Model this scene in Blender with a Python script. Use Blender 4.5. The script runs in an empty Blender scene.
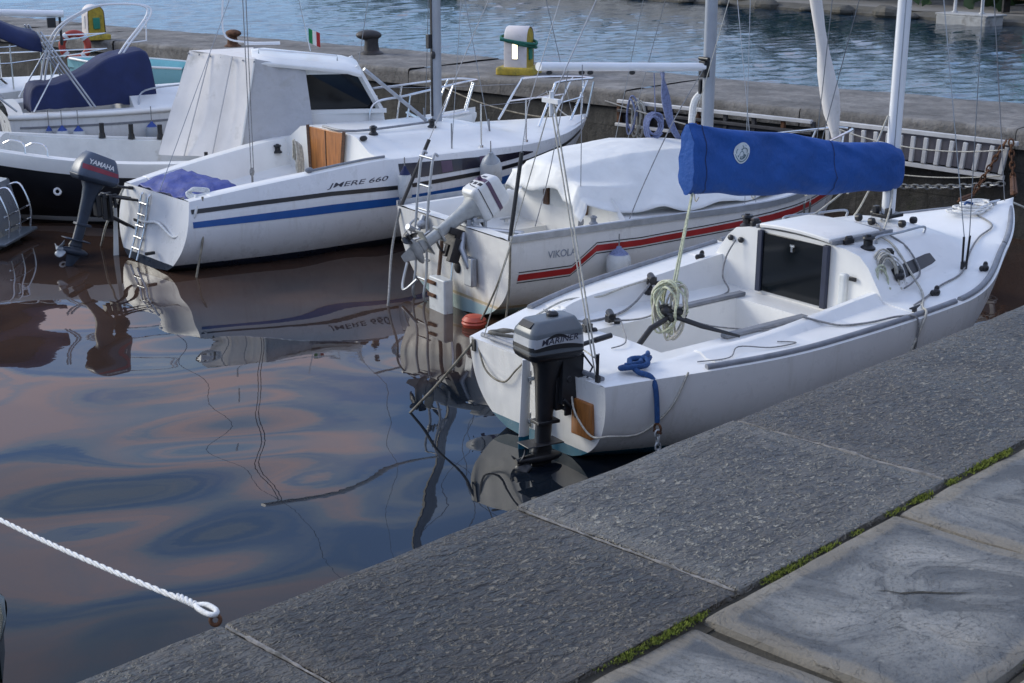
import bpy, bmesh, math, random
from mathutils import Vector, Matrix, noise
from mathutils.bvhtree import BVHTree
R = math.radians
random.seed(7)
sc = bpy.context.scene
COL = sc.collection
V = Vector

# ------------------------------------------------------------------ materials
def _new(name):
    m = bpy.data.materials.new(name); m.use_nodes = True
    nt = m.node_tree
    return m, nt, nt.nodes['Principled BSDF']

def N(nt, typ, **kw):
    n = nt.nodes.new(typ)
    for k, v in kw.items():
        if k in ('inp',):
            for a, b in v.items(): n.inputs[a].default_value = b
        else: setattr(n, k, v)
    return n

def ramp(nt, src, stops):
    r = nt.nodes.new('ShaderNodeValToRGB')
    e = r.color_ramp.elements
    while len(e) < len(stops): e.new(.5)
    for el, (p, c) in zip(e, stops):
        el.position = p; el.color = (c[0], c[1], c[2], 1) if not isinstance(c, (int, float)) else (c, c, c, 1)
    nt.links.new(src, r.inputs[0])
    return r.outputs[0]

def mixc(nt, fac, a, b, mode='MIX'):
    m = nt.nodes.new('ShaderNodeMix'); m.data_type = 'RGBA'; m.blend_type = mode
    for sock, val in ((m.inputs[0], fac), (m.inputs[6], a), (m.inputs[7], b)):
        if hasattr(val, 'links'): nt.links.new(val, sock)
        elif isinstance(val, (int, float)): sock.default_value = val
        else: sock.default_value = (val[0], val[1], val[2], 1)
    return m.outputs[2]

def noise_out(nt, scale, detail=4, rough=.55, stretch=None, coord='Object', dist=0):
    tc = nt.nodes.new('ShaderNodeTexCoord'); src = tc.outputs[coord]
    if stretch:
        mp = nt.nodes.new('ShaderNodeMapping'); mp.inputs['Scale'].default_value = stretch
        nt.links.new(src, mp.inputs[0]); src = mp.outputs[0]
    n = nt.nodes.new('ShaderNodeTexNoise')
    n.inputs['Scale'].default_value = scale; n.inputs['Detail'].default_value = detail
    n.inputs['Roughness'].default_value = rough; n.inputs['Distortion'].default_value = dist
    nt.links.new(src, n.inputs['Vector'])
    return n.outputs['Fac']

def bump(nt, b, h, dist, strength=1.0, prev=None):
    n = nt.nodes.new('ShaderNodeBump'); n.inputs['Distance'].default_value = dist
    n.inputs['Strength'].default_value = strength
    nt.links.new(h, n.inputs['Height'])
    if prev: nt.links.new(prev, n.inputs['Normal'])
    nt.links.new(n.outputs[0], b.inputs['Normal'])
    return n.outputs[0]

def mat(name, c, rough=.5, metal=0, var=.12, vs=6, bs=0, bd=.002, spec=.5, dirt=None, stretch=None):
    m, nt, b = _new(name)
    b.inputs['Roughness'].default_value = rough; b.inputs['Metallic'].default_value = metal
    b.inputs['Specular IOR Level'].default_value = spec
    f = noise_out(nt, vs, 5, .6, stretch)
    lo = [x * (1 - var) for x in c]; hi = [min(1, x * (1 + var)) for x in c]
    col = ramp(nt, f, [(.3, lo), (.7, hi)])
    if dirt:
        f2 = noise_out(nt, dirt[1], 6, .65, dirt[3] if len(dirt) > 3 else None)
        k = ramp(nt, f2, [(dirt[2], 0.0), (min(1, dirt[2] + .2), 1.0)])
        col = mixc(nt, k, col, dirt[0])
    nt.links.new(col, b.inputs['Base Color'])
    if bs:
        bump(nt, b, noise_out(nt, bs, 4, .6, stretch), bd)
    return m

def hull_mat(name, top, bottom, zl, stain=(.45, .40, .28), rough=.22, band=None):
    """gelcoat above zl, bottom paint below, with waterline scum and streaks"""
    m, nt, b = _new(name)
    tc = nt.nodes.new('ShaderNodeTexCoord'); sx = nt.nodes.new('ShaderNodeSeparateXYZ')
    nt.links.new(tc.outputs['Object'], sx.inputs[0])
    f = noise_out(nt, 3.0, 5, .6)
    c = ramp(nt, f, [(.3, [x * .93 for x in top]), (.7, top)])
    # streaks running down
    st = noise_out(nt, 1.0, 6, .7, (14, 14, 1.2))
    k = ramp(nt, st, [(.54, 0.0), (.78, .5)])
    c = mixc(nt, k, c, [x * .66 * w for x, w in zip(top, (1, .97, .88))])
    # scum close to the water
    mr = nt.nodes.new('ShaderNodeMapRange'); mr.inputs[1].default_value = zl + .16; mr.inputs[2].default_value = zl
    nt.links.new(sx.outputs[2], mr.inputs[0])
    n2 = noise_out(nt, 9, 5, .65, (1, 1, .5))
    mm = nt.nodes.new('ShaderNodeMath'); mm.operation = 'MULTIPLY'
    nt.links.new(mr.outputs[0], mm.inputs[0]); nt.links.new(ramp(nt, n2, [(.35, 0.0), (.7, .8)]), mm.inputs[1])
    c = mixc(nt, mm.outputs[0], c, stain)
    ad = nt.nodes.new('ShaderNodeMath'); ad.operation = 'MULTIPLY_ADD'
    nt.links.new(n2, ad.inputs[0]); ad.inputs[1].default_value = .012; nt.links.new(sx.outputs[2], ad.inputs[2])
    lt = nt.nodes.new('ShaderNodeMath'); lt.operation = 'LESS_THAN'; lt.inputs[1].default_value = zl
    nt.links.new(ad.outputs[0], lt.inputs[0])
    c = mixc(nt, lt.outputs[0], c, bottom)
    if band:
        for z0, z1, bc in band:
            g = nt.nodes.new('ShaderNodeMath'); g.operation = 'GREATER_THAN'; g.inputs[1].default_value = z0; nt.links.new(sx.outputs[2], g.inputs[0])
            l = nt.nodes.new('ShaderNodeMath'); l.operation = 'LESS_THAN'; l.inputs[1].default_value = z1; nt.links.new(sx.outputs[2], l.inputs[0])
            mu = nt.nodes.new('ShaderNodeMath'); mu.operation = 'MULTIPLY'; nt.links.new(g.outputs[0], mu.inputs[0]); nt.links.new(l.outputs[0], mu.inputs[1])
            c = mixc(nt, mu.outputs[0], c, bc)
    nt.links.new(c, b.inputs['Base Color'])
    rr = ramp(nt, noise_out(nt, 7, 4, .6), [(.3, rough), (.75, rough + .22)])
    nt.links.new(rr, b.inputs['Roughness'])
    bump(nt, b, noise_out(nt, 1.6, 2, .5), .006, .5)
    return m

M = {}
M['gel'] = mat('gelcoat_white', (.74, .735, .71), .35, var=.05, vs=3, dirt=((.55, .55, .53), 5, .62))
M['gel_deck'] = mat('deck_nonskid', (.70, .715, .725), .55, var=.06, vs=4, bs=240, bd=.0015, dirt=((.52, .53, .54), 7, .6))
M['gel_old'] = mat('gelcoat_old', (.66, .66, .63), .45, var=.1, vs=4, dirt=((.45, .42, .36), 6, .6))
M['rail_grey'] = mat('rubber_grey', (.20, .21, .23), .5, var=.2, vs=12, bs=60)
M['alu'] = mat('aluminium', (.55, .57, .6), .38, 1, var=.1, vs=8)
M['alu_dull'] = mat('aluminium_dull', (.40, .42, .45), .5, .8, var=.15, vs=10)
M['steel'] = mat('stainless_steel', (.68, .69, .7), .2, 1, var=.1, vs=10)
M['white_alu'] = mat('white_painted_mast', (.74, .75, .76), .35, var=.05, vs=3)
M['grey_alu'] = mat('grey_mast', (.34, .36, .39), .45, .3, var=.12, vs=3)
M['black'] = mat('black_plastic', (.012, .012, .014), .4, var=.3, vs=10)
M['blackmatte'] = mat('black_rubber', (.016, .016, .018), .75, var=.3, vs=10)
M['glass'] = mat('dark_acrylic', (.004, .006, .008), .12, var=.3, vs=3, spec=.35)
M['navyframe'] = mat('navy_frame', (.02, .026, .05), .5, var=.2, vs=8)
M['wood'] = mat('varnished_wood', (.34, .13, .035), .3, var=.35, vs=4, stretch=(1, 8, 1))
M['wood_dark'] = mat('teak_weathered', (.10, .05, .028), .6, var=.35, vs=6, stretch=(1, 1, 6))
M['greypad'] = mat('grey_teak_strip', (.20, .21, .23), .7, var=.2, vs=10, stretch=(1, 8, 1))
M['rope'] = mat('rope_offwhite', (.46, .44, .38), .9, var=.3, vs=40, bs=150, bd=.003)
M['rope_g'] = mat('rope_pale_green', (.48, .50, .36), .9, var=.35, vs=50, bs=150, bd=.003)
M['rope_white'] = mat('rope_white', (.66, .66, .64), .85, var=.2, vs=60, bs=120, bd=.004)
M['rope_grey'] = mat('rope_grey', (.22, .22, .22), .9, var=.4, vs=50, bs=150, bd=.002)
M['rope_dirty'] = mat('rope_dirty', (.20, .18, .14), .9, var=.5, vs=14, bs=100, bd=.003)
M['rope_blue'] = mat('rope_blue', (.012, .055, .17), .85, var=.35, vs=50, bs=120, bd=.003)
M['rope_lav'] = mat('rope_blue_grey', (.16, .19, .32), .9, var=.35, vs=50, bs=120, bd=.003)
M['rope_green'] = mat('rope_green', (.02, .13, .09), .9, var=.4, vs=40, bs=120, bd=.003)
M['wire'] = mat('stay_wire', (.30, .31, .33), .35, .9, var=.15, vs=20)
M['chain'] = mat('galvanised_chain', (.42, .43, .43), .5, .7, var=.25, vs=30)
M['rust'] = mat('rusty_iron', (.10, .045, .022), .9, .1, var=.6, vs=14, bs=60, bd=.004)
M['canvas_w'] = mat('white_tarpaulin', (.69, .69, .67), .6, var=.08, vs=3, bs=3, bd=.02)
M['canvas_g'] = mat('grey_canvas', (.42, .42, .43), .85, var=.1, vs=3, bs=4, bd=.03, dirt=((.33, .32, .30), 3, .55))
M['canvas_c'] = mat('cream_canvas', (.68, .65, .62), .85, var=.08, vs=3, bs=250, bd=.001, dirt=((.42, .40, .36), 3, .58))
M['canvas_blue'] = mat('blue_sail_cover', (.004, .062, .27), .75, var=.15, vs=3, bs=5, bd=.03)
M['canvas_navy'] = mat('navy_canvas', (.008, .017, .075), .8, var=.2, vs=4, bs=5, bd=.01)
M['tarp_blue'] = mat('blue_tarpaulin', (.035, .055, .24), .6, var=.25, vs=6, bs=9, bd=.02)
M['paint_black'] = mat('black_stripe', (.012, .013, .016), .3, var=.2)
M['paint_blue'] = mat('blue_stripe', (.012, .085, .30), .3, var=.12)
M['paint_red'] = mat('red_stripe', (.36, .026, .026), .35, var=.15)
M['paint_text'] = mat('dark_lettering', (.03, .03, .05), .4, var=.2)
M['paint_faint'] = mat('faint_lettering', (.22, .25, .30), .4, var=.4, vs=30)
M['window'] = mat('tinted_window', (.018, .016, .028), .12, var=.3, vs=1.5)
M['mot_grey'] = mat('motor_grey', (.105, .12, .135), .35, var=.1, vs=6)
M['mot_light'] = mat('motor_silver', (.42, .44, .47), .35, .2, var=.12, vs=6)
M['mot_dark'] = mat('motor_dark', (.014, .015, .018), .4, var=.3, vs=8)
M['mot_blue'] = mat('motor_bluegrey', (.055, .075, .115), .38, var=.15, vs=6)
M['mot_blue_d'] = mat('motor_bluegrey_leg', (.022, .034, .055), .45, var=.25, vs=6)
M['mot_white'] = mat('motor_white', (.62, .62, .60), .4, var=.1, vs=5, dirt=((.4, .37, .32), 8, .6))
M['mot_wgrey'] = mat('motor_warm_grey', (.35, .36, .35), .5, var=.25, vs=9)
M['text_white'] = mat('white_lettering', (.7, .7, .7), .4, var=.05)
M['purple'] = mat('purple_label', (.08, .045, .085), .4, var=.15)
M['red_mot'] = mat('red_decal', (.22, .02, .04), .4, var=.15)
M['orange'] = mat('orange_plastic', (.42, .065, .035), .5, var=.2, vs=8, dirt=((.2, .1, .07), 6, .6))
M['red_buoy'] = mat('lifebuoy_red', (.33, .035, .02), .55, var=.2, vs=8)
M['fender_w'] = mat('fender_white', (.55, .57, .57), .45, var=.12, vs=8, dirt=((.3, .3, .28), 6, .58))
M['fender_b'] = mat('fender_blue', (.012, .05, .26), .45, var=.15, vs=8)
M['fender_g'] = mat('fender_grey_plastic', (.30, .33, .36), .4, var=.15, vs=8)
M['turq'] = mat('turquoise_paint', (.28, .55, .57), .5, var=.12, vs=5)
M['yellow'] = mat('yellow_paint', (.42, .30, .03), .7, var=.3, vs=8, dirt=((.12, .12, .03), 7, .5))
M['ped'] = mat('pedestal_grp', (.60, .55, .53), .55, var=.1, vs=5, dirt=((.4, .36, .33), 6, .6))
M['iron'] = mat('painted_iron', (.025, .022, .022), .6, var=.5, vs=8, bs=20, bd=.006, dirt=((.08, .035, .02), 6, .55))
M['dgreen'] = mat('dark_green_hull', (.006, .014, .012), .25, var=.25, vs=4)
M['panel_grey'] = mat('grey_gangway_panel', (.17, .16, .18), .7, var=.2, vs=5, dirt=((.10, .09, .09), 5, .58))
M['panel_white'] = mat('white_gangway_rail', (.50, .50, .50), .5, var=.12, vs=6, dirt=((.25, .22, .2), 8, .62))
M['dark_steel'] = mat('dark_gangway', (.05, .05, .055), .6, .3, var=.4, vs=8)
M['flag_g'] = mat('flag_green', (.01, .22, .07), .8, var=.1)
M['flag_r'] = mat('flag_red', (.35, .02, .02), .8, var=.1)
M['flag_w'] = mat('flag_white', (.65, .65, .62), .8, var=.05)
M['green_post'] = mat('green_post_paint', (.015, .20, .13), .5, var=.2)
M['emblem'] = mat('emblem_white', (.55, .60, .62), .6, var=.1, vs=20)
M['emblem_d'] = mat('emblem_grey_green', (.10, .16, .19), .6, var=.2, vs=20)
def lamp_mat():
    m, nt, b = _new('pedestal_lamp')
    b.inputs['Base Color'].default_value = (.9, .85, .6, 1)
    b.inputs['Emission Color'].default_value = (1, .86, .5, 1); b.inputs['Emission Strength'].default_value = 2.2
    return m
M['lamp'] = lamp_mat()

# ------------------------------------------------------------------ mesh builder
class MB:
    def __init__(self): self.v = []; self.f = []; self.m = []
    def add(self, vs, fs, mi=0):
        o = len(self.v); self.v += [V(p) for p in vs]
        self.f += [tuple(i + o for i in f) for f in fs]; self.m += [mi] * len(fs); return self
    def xf(self, T, start=0):
        for i in range(start, len(self.v)): self.v[i] = T @ self.v[i]
        return self
    def box(self, c, s, rot=None, mi=0, taper=1):
        a, b, d = s[0] / 2, s[1] / 2, s[2] / 2
        vs = [V((x * a * (taper if z > 0 else 1), y * b * (taper if z > 0 else 1), z * d)) for z in (-1, 1) for y in (-1, 1) for x in (-1, 1)]
        if rot is not None: vs = [rot @ p for p in vs]
        vs = [p + V(c) for p in vs]
        return self.add(vs, [(0, 2, 3, 1), (4, 5, 7, 6), (0, 1, 5, 4), (2, 6, 7, 3), (0, 4, 6, 2), (1, 3, 7, 5)], mi)
    def loft(self, rings, closed=True, caps=True, mi=0, loop=False):
        n = len(rings[0]); vs = [p for r in rings for p in r]; fs = []
        k = n if closed else n - 1
        m = len(rings)
        for i in range(m if loop else m - 1):
            for j in range(k):
                a = i * n + j; b = i * n + (j + 1) % n; i2 = (i + 1) % m
                fs.append((a, b, i2 * n + (j + 1) % n, i2 * n + j))
        if caps and not loop:
            fs.append(tuple(range(n - 1, -1, -1))); fs.append(tuple((m - 1) * n + j for j in range(n)))
        return self.add(vs, fs, mi)
    def tube(self, pts, r, n=8, mi=0, closed=False, caps=True, flat=1):
        pts = [V(p) for p in pts]; m = len(pts)
        rs = r if isinstance(r, (list, tuple)) else [r] * m
        T = []
        for i in range(m):
            a = pts[(i - 1) % m] if (closed or i > 0) else pts[i]
            b = pts[(i + 1) % m] if (closed or i < m - 1) else pts[i]
            t = (b - a); T.append(t.normalized() if t.length > 1e-9 else V((0, 0, 1)))
        up = V((0, 0, 1)) if abs(T[0].z) < .9 else V((1, 0, 0))
        u = T[0].cross(up).normalized(); rings = []
        for i in range(m):
            u = (u - T[i] * u.dot(T[i])); u = u.normalized() if u.length > 1e-6 else T[i].orthogonal().normalized()
            w = T[i].cross(u)
            rings.append([pts[i] + (u * math.cos(2 * math.pi * k / n) + w * math.sin(2 * math.pi * k / n) * flat) * rs[i] for k in range(n)])
        return self.loft(rings, True, caps and not closed, mi, loop=closed)
    def cyl(self, a, b, r0, r1=None, n=14, mi=0):
        return self.tube([a, b], [r0, r0 if r1 is None else r1], n, mi)
    def sph(self, c, r, nu=14, nv=9, mi=0, rot=None):
        r = (r, r, r) if isinstance(r, (int, float)) else r; rings = []
        for i in range(1, nv):
            t = math.pi * i / nv
            ring = [V((r[0] * math.sin(t) * math.cos(2 * math.pi * k / nu), r[1] * math.sin(t) * math.sin(2 * math.pi * k / nu), -r[2] * math.cos(t))) for k in range(nu)]
            if rot is not None: ring = [rot @ p for p in ring]
            rings.append([p + V(c) for p in ring])
        return self.loft(rings, True, True, mi)
    def lathe(self, prof, c=(0, 0, 0), n=20, mi=0, rot=None):
        rings = []
        for r, z in prof:
            ring = [V((r * math.cos(2 * math.pi * k / n), r * math.sin(2 * math.pi * k / n), z)) for k in range(n)]
            if rot is not None: ring = [rot @ p for p in ring]
            rings.append([p + V(c) for p in ring])
        return self.loft(rings, True, True, mi)
    def torus(self, c, R_, r, n=24, k=10, mi=0, rot=None, sx=1, sy=1):
        pts = [V((R_ * sx * math.cos(2 * math.pi * i / n), R_ * sy * math.sin(2 * math.pi * i / n), 0)) for i in range(n)]
        if rot is not None: pts = [rot @ p for p in pts]
        return self.tube([p + V(c) for p in pts], r, k, mi, closed=True)
    def grid(self, rows, mi=0): return self.loft(rows, False, False, mi)
    def bvh(self): return BVHTree.FromPolygons(self.v, self.f)
    def build(self, name, mats, parent=None, angle=35, bevel=0, seg=2, solid=0, flip=False):
        me = bpy.data.meshes.new(name); me.from_pydata([tuple(p) for p in self.v], [], self.f)
        mats = mats if isinstance(mats, (list, tuple)) else [mats]
        for m in mats: me.materials.append(M[m] if isinstance(m, str) else m)
        me.polygons.foreach_set('material_index', self.m)
        bm = bmesh.new(); bm.from_mesh(me); bmesh.ops.recalc_face_normals(bm, faces=bm.faces[:])
        if flip: bmesh.ops.reverse_faces(bm, faces=bm.faces[:])
        bm.to_mesh(me); bm.free()
        me.polygons.foreach_set('use_smooth', [True] * len(me.polygons))
        me.set_sharp_from_angle(angle=R(angle)); me.update()
        o = bpy.data.objects.new(name, me); COL.objects.link(o)
        if parent: o.parent = parent
        if solid:
            s = o.modifiers.new('s', 'SOLIDIFY'); s.thickness = solid; s.offset = 0
        if bevel:
            b = o.modifiers.new('b', 'BEVEL'); b.width = bevel; b.segments = seg; b.limit_method = 'ANGLE'; b.angle_limit = R(40); b.harden_normals = False
        return o

def cat(pts, k=6, closed=False):
    pts = [V(p) for p in pts]; n = len(pts); out = []
    for i in range(n if closed else n - 1):
        if closed: p0, p1, p2, p3 = pts[i - 1], pts[i], pts[(i + 1) % n], pts[(i + 2) % n]
        else: p0, p1, p2, p3 = pts[max(i - 1, 0)], pts[i], pts[i + 1], pts[min(i + 2, n - 1)]
        for j in range(k):
            t = j / k
            out.append(.5 * ((2 * p1) + (-p0 + p2) * t + (2 * p0 - 5 * p1 + 4 * p2 - p3) * t * t + (-p0 + 3 * p1 - 3 * p2 + p3) * t ** 3))
    if not closed: out.append(pts[-1])
    return out

def rrect(cx, cy, z, lx, ly, r, n=5):
    out = []
    for q, (sx, sy) in enumerate(((1, 1), (-1, 1), (-1, -1), (1, -1))):
        for i in range(n):
            a = math.pi / 2 * (q + i / (n - 1))
            out.append(V((cx + sx * (lx / 2 - r) + r * math.cos(a), cy + sy * (ly / 2 - r) + r * math.sin(a), z)))
    return out

def tag(o, label=None, cat_=None, group=None, kind=None):
    if label: o['label'] = label
    if cat_: o['category'] = cat_
    if group: o['group'] = group
    if kind: o['kind'] = kind
    return o

def thing(name, label, cat_, T=None, group=None):
    o = bpy.data.objects.new(name, None); COL.objects.link(o); o.empty_display_size = .2
    if T is not None:
        if not isinstance(T, Matrix): T = Matrix.Translation(V(T))
        o.matrix_world = T
    return tag(o, label, cat_, group)

def text_mesh(s, shear=0, bold=0, size=1):
    cu = bpy.data.curves.new('lettering', 'FONT'); cu.body = s; cu.size = size; cu.shear = shear; cu.offset = bold
    o = bpy.data.objects.new('lettering', cu); COL.objects.link(o)
    dg = bpy.context.evaluated_depsgraph_get(); me = bpy.data.meshes.new_from_object(o.evaluated_get(dg))
    vs = [v.co.copy() for v in me.vertices]; fs = [tuple(p.vertices) for p in me.polygons]
    bpy.data.objects.remove(o); bpy.data.meshes.remove(me)
    return vs, fs

def decal(vs, fs, o, ux, uy, ray, bvh, off=.003, mb=None, mi=0):
    """lay a flat shape (vs in its own plane) on a surface by casting it along ray"""
    o, ux, uy, ray = V(o), V(ux), V(uy), V(ray).normalized(); mb = mb or MB(); out = []; last = None
    for p in vs:
        q = o + ux * p[0] + uy * p[1] - ray * 1.5
        h = bvh.ray_cast(q, ray)
        if h[0] is not None: last = h[0] - ray * off; out.append(last)
        else: out.append(last if last is not None else q + ray * 1.5)
    return mb.add(out, fs, mi)

def strip(path, k=1):
    """flat band: list of (x, lower, upper) -> verts/faces"""
    vs = []; fs = []
    for x, a, b in path: vs += [(x, a), (x, b)]
    for i in range(len(path) - 1): fs.append((2 * i, 2 * i + 2, 2 * i + 3, 2 * i + 1))
    return vs, fs

def pchip(xs, ys):
    n = len(xs); h = [xs[i + 1] - xs[i] for i in range(n - 1)]; d = [(ys[i + 1] - ys[i]) / h[i] for i in range(n - 1)]
    m = [0.0] * n
    for i in range(1, n - 1):
        m[i] = 2 * d[i - 1] * d[i] / (d[i - 1] + d[i]) if d[i - 1] * d[i] > 0 else 0
    m[0] = d[0] * 1.2; m[-1] = d[-1] * 1.2
    def f(x):
        x = min(max(x, xs[0]), xs[-1]); i = 0
        while i < n - 2 and x > xs[i + 1]: i += 1
        t = (x - xs[i]) / h[i]
        return (2 * t ** 3 - 3 * t * t + 1) * ys[i] + (t ** 3 - 2 * t * t + t) * h[i] * m[i] + (-2 * t ** 3 + 3 * t * t) * ys[i + 1] + (t ** 3 - t * t) * h[i] * m[i + 1]
    return f

# ------------------------------------------------------------------ boats
class Boat:
    def __init__(self, O, th, L, b, z, d, rake=.35, trake=.05, roll=0, nn=((0, 2.6), (.5, 2.3), (1, 1.5)), tum=0, trim=0):
        self.L = L; self.b = pchip(*zip(*b)); self.z = pchip(*zip(*z)); self.d = pchip(*zip(*d)); self.n = pchip(*zip(*nn))
        self.rake = rake; self.trake = trake; self.tum = tum
        self.T = Matrix.Translation(V((O[0], O[1], 0))) @ Matrix.Rotation(R(th), 4, 'Z') @ Matrix.Rotation(R(roll), 4, 'X')
    def pt(self, s, w, side=1):
        zs = self.z(s); zz = zs + (-self.d(s) - zs) * w; n = self.n(s)
        y = max(self.b(s), 0) * max(0, 1 - w ** n) ** (1 / n) * (1 + self.tum * math.sin(math.pi * min(1, w / .8)))
        x0 = self.trake * w; x1 = self.L - self.rake * w ** 1.15
        return V((x0 + (x1 - x0) * s, side * y, zz))
    def hull(self, ns=44, nw=18):
        mb = MB()
        S = [i / ns for i in range(ns + 1)]; W = [(j / nw) ** 1.0 for j in range(nw + 1)]
        for side in (1, -1): mb.grid([[self.pt(s, w, side) for w in W] for s in S])
        if self.b(0) > .05:
            mb.grid([[self.pt(0, w, 1).lerp(self.pt(0, w, -1), k / 8) for k in range(9)] for w in W])
        return mb
    def at(self, x, z, side=-1, off=0):
        s = min(1, max(0, x / self.L)); zs = self.z(s); w = min(1, max(0, (zs - z) / (zs + self.d(s))))
        p = self.pt(s, w, side); p.y += side * off; return p
    def rail(self, s0, s1, off, dz, n=30, side=-1):
        return [self.pt(s0 + (s1 - s0) * i / n, 0, side) + V((0, side * off, dz)) for i in range(n + 1)]
    def deck(self, stations, prof):
        """stations: list of (x, zone); prof(x, zone, b, zs) -> half section from the gunwale to the centre line"""
        rows = []
        for x, zn in stations:
            s = min(1, x / self.L); h = [V((x, y, z)) for y, z in prof(x, zn, max(self.b(s), 0), self.z(s))]
            rows.append(h + [V((p.x, -p.y, p.z)) for p in reversed(h[:-1])])
        return MB().grid(rows)

def stations(*zones, step=.12):
    """zones: (x0, x1, zone)"""
    out = []
    for x0, x1, zn in zones:
        k = max(1, int(math.ceil((x1 - x0) / step)))
        out += [(x0 + (x1 - x0) * i / k, zn) for i in range(k + 1)]
    for i in range(1, len(out)):
        if out[i][0] <= out[i - 1][0]: out[i] = (out[i - 1][0] + .0015, out[i][1])
    return out

def lerp(a, b, t): return a + (b - a) * t
def sstep(a, b, x):
    t = min(1, max(0, (x - a) / (b - a))); return t * t * (3 - 2 * t)

def sag(a, b, d, n=10):
    a, b = V(a), V(b)
    return [a.lerp(b, i / n) - V((0, 0, 4 * d * (i / n) * (1 - i / n))) for i in range(n + 1)]

def chain_mb(path, link=.05, r=.006, mb=None):
    """links of a chain threaded along a path"""
    mb = mb or MB(); pts = [V(p) for p in path]
    L_ = [0]
    for i in range(1, len(pts)): L_.append(L_[-1] + (pts[i] - pts[i - 1]).length)
    pitch = link * .72; k = int(L_[-1] / pitch)
    for q in range(k):
        d = (q + .5) * pitch; i = 1
        while i < len(L_) - 1 and L_[i] < d: i += 1
        t = (d - L_[i - 1]) / max(1e-9, L_[i] - L_[i - 1]); c = pts[i - 1].lerp(pts[i], t); tn = (pts[i] - pts[i - 1]).normalized()
        rot = tn.to_track_quat('X', 'Z').to_matrix() @ Matrix.Rotation(R(90) * (q % 2) + R(20), 3, 'X')
        mb.torus(c, link / 2, r, 10, 5, 0, rot, 1, .58)
    return mb

def winch(mb, c, r=.045, h=.09):
    mb.lathe([(r * 1.15, 0), (r * 1.15, h * .15), (r * .7, h * .35), (r * .7, h * .7), (r, h * .85), (r * .9, h), (r * .4, h * 1.02), (r * .4, h * 1.12)], c, 14)

def cleat(mb, c, ang=0, s=.07):
    rot = Matrix.Rotation(ang, 3, 'Z')
    mb.box(V(c) + V((0, 0, .012)), (s * .5, s * .3, .024), rot)
    a = rot @ V((s, 0, 0)); mb.tube([V(c) - a + V((0, 0, .035)), V(c) - a * .4 + V((0, 0, .03)), V(c) + a * .4 + V((0, 0, .03)), V(c) + a + V((0, 0, .035))], [.006, .011, .011, .006], 8)

def coil_pts(c, rx, rz, turns, ax, up, jit=.012, drop=0, k=14):
    """loops of rope hanging as an elongated bundle"""
    ax, up = V(ax).normalized(), V(up).normalized(); nrm = ax.cross(up); out = []
    for i in range(int(turns * k)):
        a = 2 * math.pi * i / k; t = i / (turns * k)
        q = noise.noise_vector(V((i * .31, c[0] * 3, turns))) * jit
        f = 1 + .18 * math.sin(i * .37)
        out.append(V(c) + ax * rx * f * math.cos(a) + up * rz * f * math.sin(a) + nrm * (t - .5) * .05 + q)
    return out

def rope(name, pts, r, m, label, cat_='rope', group=None, k=6, n=8):
    o = MB().tube(cat(pts, k), r, n).build(name, m, None, 60)
    return tag(o, label, cat_, group)

def W(T, *p): return T @ V(p)
# ------------------------------------------------------------------ world, sun, camera
H = 3.6
def world():
    w = bpy.data.worlds.new('World'); sc.world = w; w.use_nodes = True; nt = w.node_tree
    bg = nt.nodes['Background']; bg.inputs['Strength'].default_value = .1
    sky = nt.nodes.new('ShaderNodeTexSky'); sky.sky_type = 'NISHITA'; sky.sun_disc = False
    sky.sun_elevation = R(SUN_EL); sky.sun_rotation = R(SUN_ROT); sky.air_density = 1.2; sky.dust_density = 1.5
    tc = nt.nodes.new('ShaderNodeTexCoord'); sx = nt.nodes.new('ShaderNodeSeparateXYZ'); nt.links.new(tc.outputs['Generated'], sx.inputs[0])
    def mth(op, a, b):
        n = nt.nodes.new('ShaderNodeMath'); n.operation = op
        for i, q in enumerate((a, b)):
            if isinstance(q, (int, float)): n.inputs[i].default_value = q
            else: nt.links.new(q, n.inputs[i])
        return n.outputs[0]
    den = mth('ADD', mth('MAXIMUM', sx.outputs[2], 0), .22)
    cb = nt.nodes.new('ShaderNodeCombineXYZ'); nt.links.new(mth('DIVIDE', sx.outputs[0], den), cb.inputs[0]); nt.links.new(mth('DIVIDE', sx.outputs[1], den), cb.inputs[1])
    def nz(scale, det, dist, stretch=(1, 1, 1), off=(0, 0, 0)):
        mp = nt.nodes.new('ShaderNodeMapping'); mp.inputs['Scale'].default_value = stretch; mp.inputs['Location'].default_value = off
        nt.links.new(cb.outputs[0], mp.inputs[0])
        n = nt.nodes.new('ShaderNodeTexNoise'); n.inputs['Scale'].default_value = scale; n.inputs['Detail'].default_value = det; n.inputs['Distortion'].default_value = dist
        nt.links.new(mp.outputs[0], n.inputs['Vector']); return n.outputs['Fac']
    n1 = nz(2.3, 6, 1.6, (.8, 1.5, 1)); n2 = nz(1.1, 4, .4, (1, 1.5, 1), (3.1, 1.7, 0))
    cloud = ramp(nt, n1, [(.40, CL_BLUE), (.51, CL_MID), (.62, CL_PINK)])
    mask = ramp(nt, n2, [(.30, .35), (.55, 1.0)])
    col = mixc(nt, mask, sky.outputs[0], cloud)
    hz = nt.nodes.new('ShaderNodeMapRange'); hz.interpolation_type = 'SMOOTHSTEP'; hz.inputs[1].default_value = .02; hz.inputs[2].default_value = .34; hz.inputs[3].default_value = .85; hz.inputs[4].default_value = 0
    nt.links.new(sx.outputs[2], hz.inputs[0]); col = mixc(nt, hz.outputs[0], col, (1.9, 3.4, 5.3))
    nt.links.new(col, bg.inputs[0])
SUN_EL, SUN_ROT = 24, -70
CL_BLUE, CL_MID, CL_PINK = (1.9, 3.1, 5.9), (3.5, 4.4, 6.2), (5.9, 4.9, 5.6)
world()
ld = bpy.data.lights.new('sun', 'SUN'); ld.energy = 1.5; ld.angle = R(25); ld.color = (1, .965, .86)
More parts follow.
